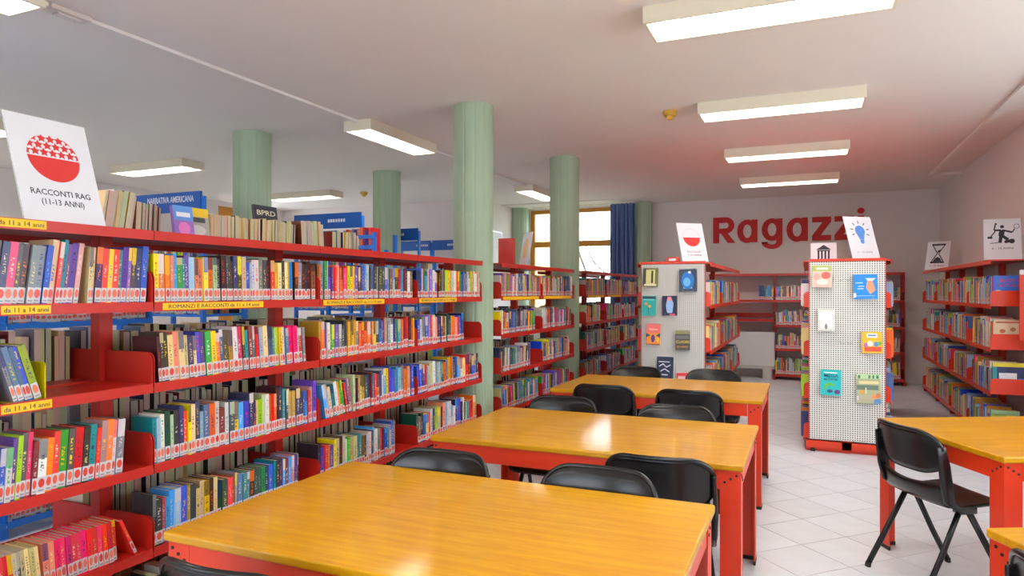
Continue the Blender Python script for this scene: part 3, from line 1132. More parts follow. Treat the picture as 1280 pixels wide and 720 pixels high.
def make_single(b):
    t, h, d = b['t'], b['h'], b['dep']
    base = bpt(b, t / 2, d / 2, 0)
    c1, c2 = jcol(b['ch']), jcol(b['ac'])
    k = min(0.0022, t * .16)
    P = lambda a, dp, z: bpt(b, a, dp, z) - base
    # C-shaped cover: spine and two boards
    ring = [(0, 0), (t, 0), (t, d), (t - k, d), (t - k, k), (k, k), (k, d), (0, d)]
    V = [P(a, dp, 0) for a, dp in ring] + [P(a, dp, h) for a, dp in ring]
    fc = []
    info = []
    for i in range(8):
        j = (i + 1) % 8
        fc.append((i, j, j + 8, i + 8))
        info.append((c1, c2, b['seed'], 0.0, 1.0 if i == 0 else 0.0, SPUV if i == 0 else None))
    for off in (0, 8):
        for q in ((0, 1, 4, 5), (1, 2, 3, 4), (0, 5, 6, 7)):
            fc.append(tuple(off + x for x in q))
            info.append((c1, c1, b['seed'], 0.0, 0.0, None))
    me = bpy.data.meshes.new('book')
    me.from_pydata([tuple(v) for v in V], [], fc)
    finish_cover(me, info)
    o = link('book', me, None, None, base)
    mt = b['meta']
    tag(o, '%s book, %s from left on the %s, %s of near red bookcase' % (PAL[b['ch']][0], ordinal(b['ord']), RN[mt[1]], BN[mt[0]]), 'book', 'books on the near red bookcase')
    m = bpy.data.meshes.new('page_block')
    vs = [P(a, dp, z) for z in (.002, h - .004) for a, dp in ((k, k), (t - k, k), (t - k, d - .004), (k, d - .004))]
    m.from_pydata([tuple(v) for v in vs], [], [(0, 1, 2, 3), (4, 5, 6, 7), (0, 1, 5, 4), (1, 2, 6, 5), (2, 3, 7, 6), (3, 0, 4, 7)])
    link('page_block', m, M['page'], o)
    if not (mt == (0, 1) and False):
        m = bpy.data.meshes.new('spine_label')
        z0, z1 = .006, .062
        vs = [P(.0005, -.0006, z0), P(t - .0005, -.0006, z0), P(t - .0005, -.0006, z1), P(.0005, -.0006, z1)]
        vs += [P(.0005, .0002, z0), P(t - .0005, .0002, z0), P(t - .0005, .0002, z1), P(.0005, .0002, z1)]
        m.from_pydata([tuple(v) for v in vs], [], [(0, 1, 2, 3), (0, 1, 5, 4), (1, 2, 6, 5), (2, 3, 7, 6), (3, 0, 4, 7)])
        uvl = m.uv_layers.new(name='uv')
        flat = []
        for p in m.polygons:
            flat += [c for q in SPUV for c in q] if p.index == 0 else [0.0, 0.0] * 4
        uvl.data.foreach_set('uv', flat)
        link('spine_label', m, M['label'], o)


for b in cand:
    make_single(b)


# ------------------------------------------------------------------ yellow strips, bookend
def strip(by, zc, y0, y1, body, x=-2.5475, hgt=.030):
    r, F = bays1[by]
    o = r.location
    lab = box_part('shelf_label', M['yellow_label'], r, x - .001, x + .0012, y0, y1, zc - hgt / 2, zc + hgt / 2)
    lab.location = -o
    if body:
        put_text('lettering', body, hgt * .8, M['ink'], lab, (x + .0016, (y0 + y1) / 2, zc - hgt * .28), (0, 1, 0), (0, 0, 1), 0.0, 0.0004, width=(y1 - y0) * .9)


strip(0, 1.739, 1.43, 1.600, 'da 11 a 14 anni', x=-2.5445)
strip(0, 1.434, 1.45, 1.618, 'da 11 a 14 anni')
strip(0, 1.089, 1.45, 1.622, 'da 11 a 14 anni')
strip(1, 1.434, 2.09, 2.68, 'ROMANZI E RACCONTI da 11 a 14 anni')
strip(2, 1.434, 3.15, 3.76, 'ROMANZI E RACCONTI da 11 a 14 anni')
strip(3, 1.434, 4.20, 4.76, 'ROMANZI E RACCONTI da 11 a 14 anni')
for (a, b, lab) in ((5.66, 6.55, 'bay'), (6.70, 7.6, 'bay'), (8.25, 9.0, 'bay'), (9.2, 9.9, 'bay')):
    o = MB().box(-2.549, -2.5463, a, b, 1.419, 1.449).obj('shelf_label', M['yellow_label'])
    near = min([q for q in bpy.data.objects if q.name.startswith('bookcase') and q.type == 'EMPTY'], key=lambda q: (q.location - Vector((-2.875, (a + b) / 2, 0))).length)
    o.parent = near
    o.location = -near.location
o = empty('bookend', (-2.68, 1.60, 1.106))
m = MB().prism([(-.12, 0), (.115, 0), (.115, .125), (.11, .132), (.1, .135), (-.12, .135)], 'w', .008, .011)
m.obj('upright_plate', M['yellow_metal'], o)
MB().box(-.12, .115, -.12, .008, -.0005, .0012).obj('foot_plate', M['yellow_metal'], o)
tag(o, 'yellow metal bookend on the half-empty second shelf at left', 'bookend')


# ------------------------------------------------------------------ signs
class SignFrame:
    def __init__(self, base, n, lean):
        n = Vector((n[0], n[1], 0)).normalized()
        self.ex = Vector((0, 0, 1)).cross(n).normalized()        # to the right, seen from the front
        up = Vector((0, 0, 1))
        self.ey = (up * math.cos(lean) - n * math.sin(lean)).normalized()
        self.ez = self.ex.cross(self.ey)
        self.b = Vector(base)

    def F(self, a, depth, h):
        return tuple(self.ex * a + self.ey * h + self.ez * depth)


def sign(name, base, n, W, Hh, label, lean=18, cat='sign'):
    sf_ = SignFrame(base, n, math.radians(lean))
    root = empty(name, base)
    MB(sf_.F).box(-W / 2, W / 2, -.0015, .0015, 0, Hh).obj('card', M['paper'], root)
    MB(sf_.F).box(-W / 2 - .003, W / 2 + .003, -.004, -.0018, 0, Hh + .004).obj('holder_back', M['backpanel'], root)
    # prop foot of the holder
    ft = MB()
    c = sf_.ez * 0 - Vector((sf_.ez.x, sf_.ez.y, 0)).normalized() * .10
    e = sf_.ex * (W / 2)
    ft.bm.faces.new([ft.bm.verts.new(q) for q in (-e, e, e + c, -e + c)])
    ft.bm.faces.new([ft.bm.verts.new(q + Vector((0, 0, .002))) for q in (-e, e, e + c, -e + c)])
    ft.obj('holder_foot', M['backpanel'], root)
    tag(root, label, cat, 'paper signs on the bookcases')
    return root, sf_


def disc(sf_, cx, cy, r, a0, a1, d=.0019, n=28, ry=None):
    m = MB(sf_.F)
    pts = [(cx + r * math.cos(a0 + (a1 - a0) * k / n), cy + (ry or r) * math.sin(a0 + (a1 - a0) * k / n)) for k in range(n + (0 if abs(a1 - a0) > 6.28 else 1))]
    m.prism(pts, 'w', .0015, d)
    return m


def flat(sf_, polys, d=.0019):
    m = MB(sf_.F)
    for p in polys:
        m.prism(p, 'w', .0015, d)
    return m


def ringpoly(m, cx, cy, r0, r1, a0, a1, d0=.0015, d1=.0019, n=32):
    for k in range(n):
        a, b = a0 + (a1 - a0) * k / n, a0 + (a1 - a0) * (k + 1) / n
        m.prism([(cx + r0 * math.cos(a), cy + r0 * math.sin(a)), (cx + r1 * math.cos(a), cy + r1 * math.sin(a)),
                 (cx + r1 * math.cos(b), cy + r1 * math.sin(b)), (cx + r0 * math.cos(b), cy + r0 * math.sin(b))], 'w', d0, d1)


def stroke(p, q, wd):
    dx, dy = q[0] - p[0], q[1] - p[1]
    L = math.hypot(dx, dy) or 1
    nx, ny = -dy / L * wd / 2, dx / L * wd / 2
    return [(p[0] + nx, p[1] + ny), (q[0] + nx, q[1] + ny), (q[0] - nx, q[1] - ny), (p[0] - nx, p[1] - ny)]


# big sign at the left: half circle with little figures
r1, f1 = sign('paper_sign', (-2.57, 1.694, TOP + .002), (1, 0), 0.305, 0.425, 'large white sign reading RACCONTI RAG above the leftmost bookcase bay')
cx, cy, R = 0.0, .262, .098
disc(f1, cx, cy, R, math.pi, 2 * math.pi).obj('red_half_disc', M['redink'], r1)
m = MB(f1.F)
for rw_ in range(3):
    yy = cy + .019 + rw_ * .029
    for k in range(-4, 5):
        xx = cx + k * .033 + (.0165 if rw_ % 2 else 0)
        q = math.hypot(xx - cx, yy - cy)
        if q < R + .008:
            pts = []
            for j in range(10):
                a = math.pi / 2 + j * math.pi / 5
                rr = .0185 if j % 2 == 0 else .0095
                x, y = xx + rr * math.cos(a), yy + rr * math.sin(a)
                dd = math.hypot(x - cx, y - cy)
                if dd > R:
                    x, y = cx + (x - cx) * R / dd, cy + (y - cy) * R / dd
                pts.append((x, y))
            m.prism(pts, 'w', .0015, .0019)
tag(m.obj('star_figures', M['redink'], r1), kind='stuff')
for txt, yy, wd in (('RACCONTI RAG', .105, .225), ('(11-13 ANNI)', .067, .16)):
    put_text('lettering', txt, .033, M['ink'], r1, f1.F(0, .0018, yy), f1.ex, f1.ey, 0.0002, 0.0003, width=wd)

# sign on the left perforated run
r2_, f2 = sign('paper_sign', (-1.055, 7.13, TOPP + .014), (.65, -.76), 0.30, 0.42, 'white sign with half red circle on the left perforated-panel bookcase')
disc(f2, 0, .262, .098, math.pi, 2 * math.pi).obj('red_half_disc', M['redink'], r2_)
m = MB(f2.F)
ringpoly(m, 0, .262, .095, .099, 0, math.pi)
m.obj('pink_arc', M['pinkink'], r2_)
for txt, yy, wd in (('RACCONTI', .095, .16), ('7-10 ANNI', .06, .16)):
    put_text('lettering', txt, .028, M['ink'], r2_, f2.F(0, .0018, yy), f2.ex, f2.ey, 0.0, 0.0003, width=wd)

# light-bulb sign
r3, f3 = sign('paper_sign', (0.505, 7.22, TOPP + .014), (.62, -.78), 0.31, 0.43, 'white sign with a blue light bulb on the right perforated-panel bookcase')
m = disc(f3, 0, .285, .055, 0, 2 * math.pi)
m.prism([(-.045, .255), (.045, .255), (.025, .20), (-.025, .20)], 'w', .0015, .00192)
m.prism([(-.022, .198), (.022, .198), (.02, .165), (.008, .155), (-.008, .155), (-.02, .165)], 'w', .0015, .0019)
m.obj('blue_bulb', M['blueink'], r3)
m = MB(f3.F)
for a in (-25, 10, 50, 90, 130, 170, 205):
    c_, s_ = math.cos(math.radians(a)), math.sin(math.radians(a))
    m.prism(stroke((.075 * c_, .285 + .075 * s_), (.105 * c_, .285 + .105 * s_), .009), 'w', .0015, .0019)
m.obj('bulb_rays', M['ink'], r3)
put_text('lettering', '6 - 10 ANNI', .028, cmat((150, 155, 175)), r3, f3.F(0, .0018, .06), f3.ex, f3.ey, 0.0, 0.0003, width=.17)

# hourglass sign
r4, f4 = sign('paper_sign', (1.62, 10.98, 1.802), (-.45, -.89), 0.285, 0.41, 'white sign with a black hourglass on the right wall bookcase')
m = flat(f4, [[(-.085, .375), (.085, .375), (.085, .35), (-.085, .35)], [(-.085, .115), (.085, .115), (.085, .09), (-.085, .09)],
              stroke((-.072, .35), (-.008, .235), .012), stroke((.072, .35), (.008, .235), .012), stroke((-.008, .235), (-.072, .115), .012), stroke((.008, .235), (.072, .115), .012),
              [(-.058, .116), (.058, .116), (.03, .165), (0, .18), (-.03, .165)], [(-.012, .25), (.012, .25), (.03, .29), (-.004, .275)]])
m.obj('hourglass_print', M['ink'], r4)
put_text('lettering', '6 - 10 ANNI', .028, M['ink'], r4, f4.F(0, .0018, .045), f4.ex, f4.ey, 0.0, 0.0003, width=.17)

# sport figure sign
r5, f5 = sign('paper_sign', (1.735, 7.98, 1.808), (-.12, -.99), 0.30, 0.415, 'white sign with a black sport figure holding a racket, at right', lean=14)
S5 = lambda l: flat(f5, l)
m = S5([stroke((0, .30), (-.01, .24), .045), stroke((-.01, .25), (.045, .20), .028), stroke((.045, .20), (.05, .17), .022), stroke((-.01, .25), (-.02, .17), .028),
        stroke((0, .30), (.08, .275), .018), stroke((.08, .275), (.10, .31), .01), stroke((-.01, .30), (-.065, .30), .018), stroke((-.065, .30), (-.055, .355), .012),
        stroke((-.055, .29), (-.10, .225), .01), stroke((-.12, .225), (-.08, .225), .022), stroke((-.1, .165), (-.02, .175), .006)])
for (x, y, r) in ((0, .335, .017), (-.05, .365, .010), (.075, .185, .024), (.03, .18, .016)):
    m.prism([(x + r * math.cos(k * .5236), y + r * math.sin(k * .5236)) for k in range(12)], 'w', .0015, .0019)
ringpoly(m, .115, .335, .020, .024, 0, 2 * math.pi, n=16)
m.obj('figure_print', M['ink'], r5)
put_text('lettering', '6 - 10 ANNI', .028, M['ink'], r5, f5.F(0, .0018, .105), f5.ex, f5.ey, 0.0, 0.0003, width=.17)

# temple sign far on the right run
r6, f6 = sign('paper_sign', (0.18, 9.6, TOPP + .002), (0, -1), 0.30, 0.34, 'small sign with a dark temple icon on top of the right perforated-panel bookcase', lean=14)
m = flat(f6, [[(-.09, .25), (.09, .25), (0, .315)], [(-.075, .245), (.075, .245), (.075, .23), (-.075, .23)], [(-.09, .125), (.09, .125), (.09, .105), (-.09, .105)]] +
         [[(x - .011, .23), (x + .011, .23), (x + .011, .125), (x - .011, .125)] for x in (-.06, -.02, .02, .06)])
m.obj('temple_print', M['ink'], r6)

# board with yellow oval and red box on the second run, white leaning card
r7, f7 = sign('leaning_card', (-2.80, 6.74, TOP + .002), (-.75, -.66), 0.30, 0.37, 'pale card with a faint yellow oval leaning on the bookcase before the window', lean=9)
m = disc(f7, 0, .2, .085, 0, 2 * math.pi, ry=.11)
m.obj('yellow_oval', cmat((236, 214, 160)), r7)
r8, f8 = sign('leaning_card', (-2.80, 9.0, TOP + .002), (.97, .2), 0.26, 0.36, 'thin white card seen edge-on beside the second green column', lean=20)
o = empty('red_panel', (-2.93, 6.60, TOP + .001))
MB().box(-.085, .085, -.03, .03, 0, .30).obj('panel', M['red'], o)
MB().box(-.085, .085, -.13, .03, 0, .004).obj('foot', M['red'], o)
tag(o, 'upright red metal panel on top of the bookcase beside the pale card', 'panel')
o = empty('label_holder', (-1.266, 7.03, TOPP + .012))
MB().box(-.065, .065, -.03, .01, 0, .045).obj('bracket', M['orange_red'], o, bevel=.006)
MB().box(-.035, .035, -.036, -.03, .005, .03).obj('card', M['paper'], o)
tag(o, 'small orange label bracket on top of the left perforated panel', 'label holder')

# red end panel at the right edge
o = empty('hanging_panel', (1.80, 7.55, 1.05))
MB().box(-.035, .13, -.012, .012, 0, .64).obj('panel', M['orange_red'], o, bevel=.004)
MB().box(-.035, .13, -.014, .014, .60, .645).obj('edge', M['paper'], o)
tag(o, 'red upright panel at the right edge beside the wall bookcase', 'panel')


# ------------------------------------------------------------------ display books on the perforated panels
def display_book(fx, z, W, Hh, col, label, art, y=6.99, tilt=6, roll=0.0, n=(0, -1), hold=True):
    sfd = SignFrame((fx, y - (.035 if hold else 0), z), n, math.radians(tilt))
    c_, s_ = math.cos(roll), math.sin(roll)
    ex, ey = sfd.ex.copy(), sfd.ey.copy()
    sfd.ex = ex * c_ + ey * s_
    sfd.ey = ey * c_ - ex * s_
    root = empty('display_book', tuple(sfd.b))
    MB(sfd.F).box(-W / 2, W / 2, 0, .0015, 0, Hh).box(-W / 2, W / 2, -.018, -.0165, 0, Hh).box(-W / 2, -W / 2 + .0015, -.0165, 0, 0, Hh).obj('cover', cmat(col), root)
    MB(sfd.F).box(-W / 2 + .0016, W / 2 - .003, -.0164, -.0001, .003, Hh - .003).obj('page_block', M['page'], root)
    for it in art:
        kind = it[0]
        if kind == 'd':
            _, x, yy, rx, ry, c = it
            m = MB(sfd.F)
            m.prism([(x * W + rx * W * math.cos(k * math.pi / 10), yy * Hh + ry * Hh * math.sin(k * math.pi / 10)) for k in range(20)], 'w', .0015, .0020 + 0.00002 * len(root.children))
            m.obj('cover_picture', cmat(c), root)
        elif kind == 'r':
            _, x0, x1, y0, y1, c = it
            MB(sfd.F).box(x0 * W, x1 * W, .0015, .0019 + 0.00002 * len(root.children), y0 * Hh, y1 * Hh).obj('cover_picture', cmat(c), root)
        elif kind == 'p':
            _, pts, c = it
            MB(sfd.F).prism([(a * W, b * Hh) for a, b in pts], 'w', .0015, .0021 + 0.00002 * len(root.children)).obj('cover_picture', cmat(c), root)
        elif kind == 't':
            _, body, yy, wd, c, sz = it
            put_text('cover_title', body, sz * Hh, cmat(c), root, sfd.F(0, .0026, yy * Hh), sfd.ex, sfd.ey, 0.0004, .0003, width=wd * W)
    if not hold:
        tag(root, label, 'book', 'books showing their covers on the bookcases')
        return
    # wire holder
    m = MB(sfd.F)
    m.box(-W * .3, W * .3, -.02, .004, -.004, -.001).box(-W * .3, -W * .3 + .003, .002, .004, -.004, .02).box(W * .3 - .003, W * .3, .002, .004, -.004, .02)
    m.obj('wire_holder', M['grey_metal'], root)
    tag(root, label, 'book', 'face-out books on the perforated panels')


# x, z, width, height measured on the panel plane
DISP = [
    (-1.484, 1.545, .155, .195, (122, 124, 78), 'olive picture book at the top left of the left perforated panel', [('r', -.3, .3, .12, .9, (222, 214, 140)), ('r', .05, .18, .2, .85, (50, 54, 36)), ('r', -.5, -.3, .1, .95, (66, 70, 48)), ('r', -.4, .4, .05, .14, (236, 232, 205))]),
    (-1.106, 1.498, .175, .225, (60, 72, 92), 'dark book with a bright blue circle at the top right of the left panel', [('d', 0, .5, .36, .4, (40, 120, 205)), ('d', -.05, .42, .2, .2, (110, 190, 240)), ('d', .1, .85, .08, .06, (240, 245, 250)), ('r', -.25, .25, .13, .2, (140, 200, 240))]),
    (-1.500, 1.248, .145, .205, (44, 172, 166), 'teal book with small orange figures on the left panel', [('r', -.45, .45, .85, .97, (40, 70, 80)), ('r', -.4, .35, .78, .84, (120, 210, 210)), ('d', -.2, .6, .1, .08, (240, 150, 60)), ('d', .05, .48, .1, .07, (240, 160, 70)), ('r', -.05, .0, .05, .4, (22, 120, 125))]),
    (-1.288, 1.255, .145, .20, (36, 40, 72), 'navy book with a colourful striped bottle on the left panel', [('p', [(-.12, .95), (.1, .95), (.28, .6), (.2, .12), (-.15, .12), (-.25, .5)], (150, 190, 235)), ('p', [(-.12, .95), (.1, .95), (.2, .75), (-.15, .75)], (240, 140, 160)), ('r', -.22, .22, .36, .48, (110, 180, 60)), ('d', -.02, .25, .2, .13, (240, 90, 70)), ('r', .0, .4, .0, .08, (225, 80, 100))]),
    (-1.455, .952, .14, .215, (246, 150, 58), 'orange and pink book low on the left perforated panel', [('r', -.5, .5, .58, 1.0, (244, 118, 118)), ('t', 'Diario', .7, .6, (255, 235, 190), .14), ('d', -.02, .3, .14, .18, (80, 50, 130)), ('p', [(-.5, .55), (-.2, .45), (-.5, .35)], (30, 90, 80)), ('p', [(.5, .58), (.2, .45), (.5, .35)], (30, 90, 80)), ('d', .33, .25, .1, .12, (250, 205, 40)), ('r', -.5, .5, .0, .05, (140, 70, 30))]),
    (-1.158, .905, .145, .20, (78, 80, 76), 'dark grey book with yellow title CUORI on the left panel', [('r', -.5, .5, .82, 1.0, (150, 140, 95)), ('t', 'CUORI', .36, .9, (250, 214, 70), .2), ('t', 'DI CARTA', .14, .75, (240, 160, 50), .13), ('r', -.45, .45, .58, .75, (110, 116, 120))]),
    (-1.340, .60, .165, .235, (40, 52, 82), 'navy book with white handwriting at the bottom of the left panel', [('r', -.38, .3, .76, .8, (225, 230, 240)), ('p', [(-.35, .6), (-.1, .72), (.1, .58), (.35, .68), (.35, .63), (.1, .53), (-.1, .66), (-.35, .55)], (225, 230, 240)), ('p', [(-.25, .4), (0, .5), (.3, .38), (.3, .33), (0, .45), (-.25, .35)], (225, 230, 240)), ('r', -.2, .2, .2, .25, (225, 230, 240))]),
    (-1.150, .46, .13, .22, (238, 70, 84), 'bright red pink book at the bottom right of the left panel', [('r', -.4, .4, .7, .85, (250, 200, 200))]),
    (0.115, 1.535, .165, .205, (226, 196, 180), 'pale pink picture book at the top left of the right panel', [('r', -.5, .5, .74, 1, (180, 190, 110)), ('d', .2, .55, .24, .16, (208, 100, 90)), ('d', -.28, .48, .18, .16, (232, 168, 150)), ('d', .02, .25, .3, .13, (244, 228, 215)), ('r', -.3, .3, .82, .9, (245, 245, 235))]),
    (0.478, 1.43, .192, .225, (28, 140, 226), 'bright blue book with an orange bird at the top right of the right panel', [('p', [(.1, .8), (.28, .8), (.42, .35), (.2, .18), (.02, .45)], (240, 160, 120)), ('p', [(0, .84), (.45, .84), (.3, .72), (.1, .74)], (220, 235, 245)), ('r', -.42, -.1, .64, .67, (225, 240, 250)), ('r', -.3, -.05, .5, .53, (225, 240, 250)), ('r', -.35, -.08, .4, .43, (225, 240, 250)), ('r', -.4, .4, .12, .14, (190, 220, 245)), ('r', -.5, -.4, .06, .24, (245, 245, 245))]),
    (0.150, 1.133, .145, .20, (222, 222, 216), 'white book with a big pale tooth shape on the right panel', [('p', [(-.42, .78), (-.2, .92), (.2, .92), (.42, .78), (.34, .1), (.14, .1), (0, .38), (-.14, .1), (-.34, .1)], (246, 246, 244)), ('d', 0, .2, .07, .14, (120, 118, 112)), ('r', -.36, .36, .70, .74, (190, 190, 190)), ('r', -.26, .26, .6, .64, (190, 190, 190))]),
    (0.532, .938, .16, .195, (248, 190, 40), 'yellow children book with a crowd picture on the right panel', [('r', -.26, .26, .72, .92, (246, 246, 250)), ('r', -.2, .2, .8, .86, (90, 130, 200)), ('r', -.4, .45, .08, .3, (232, 86, 50)), ('d', -.1, .45, .14, .13, (245, 240, 225)), ('d', .2, .42, .12, .12, (80, 150, 205)), ('d', -.33, .38, .1, .12, (190, 110, 170)), ('d', .38, .46, .1, .1, (120, 180, 70))]),
    (0.190, .538, .175, .235, (20, 188, 190), 'turquoise book titled MEGA MONSTER on the right panel', [('t', 'MEGA', .70, .68, (28, 50, 90), .19), ('t', 'MONSTER', .58, .68, (28, 60, 110), .11), ('r', -.35, .3, .86, .9, (235, 250, 250)), ('p', [(-.34, .2), (-.3, .4), (-.1, .5), (.1, .45), (.2, .36), (.05, .36), (-.1, .4), (-.22, .3), (-.26, .2)], (110, 190, 40)), ('d', -.05, .16, .14, .07, (60, 80, 120)), ('d', .3, .14, .14, .09, (110, 60, 130))]),
    (0.506, .482, .195, .265, (176, 182, 140), 'pale green picture book with two children on the right panel', [('r', -.5, .5, .84, 1, (190, 222, 170)), ('r', -.44, -.34, .85, .96, (70, 120, 90)), ('r', 0, .08, .85, .96, (70, 120, 90)), ('r', .16, .24, .85, .96, (70, 120, 90)), ('r', .32, .42, .85, .96, (70, 120, 90)), ('r', -.5, .4, .46, .62, (104, 128, 108)), ('r', -.5, .5, .03, .28, (186, 180, 150)), ('r', -.14, -.1, .34, .54, (250, 246, 225)), ('d', -.26, .38, .1, .08, (225, 160, 70)), ('d', .2, .22, .1, .09, (236, 150, 90)), ('d', .38, .27, .1, .09, (220, 120, 80)), ('r', .2, .48, .0, .16, (90, 150, 200)), ('r', -.5, -.44, .1, .25, (245, 245, 245)), ('r', -.4, .42, .66, .76, (232, 214, 160))]),
]
for i, (fx, z, W, Hh, c, lab, art) in enumerate(DISP):
    display_book(fx, z, W, Hh, c, lab, art, roll=(0.02 if i % 2 else -0.015))
for (fx, yy, W, Hh, c, lab, art) in (
        (-2.80, 2.425, .115, .160, (150, 110, 190), 'small purple and blue comic facing out on the bookcase top', [('r', -.5, .5, .55, 1, (90, 150, 220)), ('r', -.35, .35, .66, .8, (240, 240, 245)), ('d', 0, .3, .3, .2, (226, 120, 190))]),
        (-2.84, 2.54, .150, .165, (170, 166, 160), 'small grey comic with a yellow head strip on the bookcase top', [('r', -.5, .5, .72, 1, (240, 205, 40)), ('r', -.35, .35, .55, .7, (60, 60, 60)), ('d', 0, .3, .35, .16, (205, 205, 200))]),
        (-3.13, 3.35, .20, .285, (52, 56, 66), 'dark comic with pale title BPRD standing behind the top books', [('t', 'BPRD', .78, .8, (235, 225, 190), .16), ('r', -.5, .5, .0, .6, (170, 150, 120))])):
    display_book(fx, TOP + .003, W, Hh, c, lab, art, y=yy, tilt=8, n=(1, 0), hold=False)
for (z, W, Hh, c, lab, art) in (
        (LVR[3], .24, .275, (60, 112, 214), 'blue picture book with red title at the near end of the right wall top shelf', [('t', 'BUON', .78, .6, (226, 50, 60), .15), ('t', 'NATALE', .62, .72, (226, 50, 60), .14), ('p', [(-.4, .2), (0, .36), (.4, .2), (.4, .1), (-.4, .1)], (246, 190, 70)), ('d', -.34, .48, .1, .03, (235, 240, 248)), ('d', .34, .42, .1, .03, (235, 240, 248))]),
        (LVR[2], .235, .27, (226, 200, 166), 'cream patterned picture book at the near end of the right wall second shelf', [('r', -.42, .42, .88, .93, (190, 90, 60)), ('d', -.2, .6, .1, .07, (200, 110, 70)), ('d', .15, .66, .1, .07, (180, 120, 80)), ('d', .25, .4, .1, .08, (190, 130, 90)), ('d', -.15, .35, .12, .08, (210, 120, 80))]),
        (LVR[1], .25, .285, (48, 60, 104), 'dark blue picture book with a white sheet on its cover, right wall third shelf', [('r', -.5, .5, .86, 1, (230, 214, 60)), ('r', -.5, -.36, .3, .86, (30, 150, 160)), ('r', -.3, .26, .2, .66, (232, 234, 240)), ('r', .3, .5, .3, .5, (60, 140, 220))])):
    display_book(1.725, z + .002, W, Hh, c, lab, art, y=yr[0] + .016, tilt=0, n=(0, -1), hold=False)
for (fx, z) in ((0.305, 1.60), (0.318, 1.02)):
    m = MB()
    m.tube([(-.05, 0, .02), (-.05, -.03, 0), (-.02, -.05, 0), (0, -.05, .015), (.02, -.05, 0), (.05, -.03, 0), (.05, 0, .02)], .0025, 6)
    o = m.obj('wire_hook', M['grey_metal'], None, (fx, 6.998, z))
    tag(o, 'empty wire book hook %s on the right perforated panel' % ('high up' if z > 1.3 else 'halfway down'), 'hook')

# ------------------------------------------------------------------ wall lettering
root = empty('wall_lettering', (-0.36, YB, 2.36))
X0 = -0.36
LF = lambda u, w_, z: (u - X0, -w_, z)
CAPH, XH, ST = .46, .405, .105


def lbox(m, u0, u1, z0, z1):
    m.box(u0, u1, .002, .0172, z0, z1)


def lpoly(m, pts):
    m.prism(pts, 'w', .001, .016)


def larc(m, cx, cz, rx, rz, sw, a0, a1, n=28, swz=None):
    for k in range(n):
        a, b = a0 + (a1 - a0) * k / n, a0 + (a1 - a0) * (k + 1) / n
        sz = swz or sw
        q = lambda t, i: (cx + (rx - (sw if i else 0)) * math.cos(t), cz + (rz - (sz if i else 0)) * math.sin(t))
        lpoly(m, [q(a, 1), q(a, 0), q(b, 0), q(b, 1)])


def letter(name_label, build):
    m = MB(LF)
    build(m)
    o = m.obj('letter', M['lettering'], root)
    o['label'] = name_label


def L_R(m):
    x = -1.571
    lbox(m, x, x + ST, 0, CAPH)
    lbox(m, x + ST, x + .22, CAPH - .10, CAPH)
    lbox(m, x + ST, x + .22, .17, .26)
    larc(m, x + .215, .315, .15, .145, .10, -math.pi / 2, math.pi / 2, swz=.09)
    lpoly(m, [(x + .13, .18), (x + .245, .18), (x + .378, 0), (x + .25, 0)])


def L_a(x):
    def f(m):
        larc(m, x + .17, XH / 2 - .005, .17, XH / 2 + .005, .10, 0, 2 * math.pi, swz=.088)
        lbox(m, x + .24, x + .341, 0, XH - .005)
    return f


def L_g(m):
    x = -.7515
    larc(m, x + .17, XH / 2 + .01, .17, XH / 2 - .005, .10, 0, 2 * math.pi, swz=.085)
    lbox(m, x + .24, x + .341, 0.0, XH - .005)
    larc(m, x + .17, 0.0, .171, .125, .10, math.pi, 2 * math.pi, swz=.078)
    lpoly(m, [(x - .001, 0.0), (x + .1, 0.0), (x + .06, -.03), (x + .01, -.04)])


def L_z(x):
    def f(m):
        w_ = .295
        lbox(m, x, x + w_, XH - .095, XH - .005)
        lbox(m, x, x + w_, 0, .09)
        lpoly(m, [(x, .085), (x + .13, .085), (x + w_, XH - .09), (x + w_ - .13, XH - .09)])
    return f


def L_i(m):
    x = .751
    lbox(m, x, x + .098, 0, XH - .01)
    lpoly(m, [(x + .049 + .056 * math.cos(k * .2618), .478 + .05 * math.sin(k * .2618)) for k in range(24)])


for nm, fn in (('red capital R', L_R), ('first red a', L_a(-1.159)), ('red g', L_g), ('second red a', L_a(-.348)), ('first red z', L_z(.057)), ('second red z', L_z(.402)), ('red i', L_i)):
    letter(nm, fn)
tag(root, 'large red lettering reading Ragazzi on the back wall', 'lettering')

# whiteboard under the empty shelves
o = empty('whiteboard', (-1.12, 12.45, 0))
m = MB().box(-.62, .60, -.018, .018, .22, .80)
m.obj('board', M['whiteboard'], o, bevel=.008)
MB().box(-.62, .62, -.04, .03, .17, .22).obj('ledge', M['backpanel'], o)
for x in (-.55, .45):
    MB().box(x - .05, x + .10, -.03, .03, 0, .17).obj('foot', M['backpanel'], o)
tag(o, 'blank white board standing on the floor at the back wall', 'whiteboard')

# curtain
m = MB()
n = 140
pts = []
for k in range(n + 1):
    t = k / n
    pts.append((-3.36 + .47 * t, .06 * math.sin(t * 36) + .018 * math.sin(t * 91)))
g = []
for zi, z in enumerate((0.08, 0.8, 1.6, 2.4, 2.95, 3.03, 3.11)):
    amp = 1.0 if z < 2.9 else (0.7 if z < 3.0 else (.45 if z < 3.1 else .7))
    g.append([(x, y * amp, z) for x, y in pts])
for s in (0, .004):
    vv = [[m.v(x, y + s, z) for x, y, z in r] for r in g]
    for i in range(len(vv) - 1):
        for j in range(n):
            m.bm.faces.new((vv[i][j], vv[i][j + 1], vv[i + 1][j + 1], vv[i + 1][j]))
root = empty('curtain', (0, 12.28, 0))
me = m.mesh('cloth', smooth=True)
link('cloth', me, M['curtain'], root)
MB().tube([(-4.9, 0, 3.115), (-2.86, 0, 3.115)], .012, 8).obj('rail', M['white_plastic'], root)
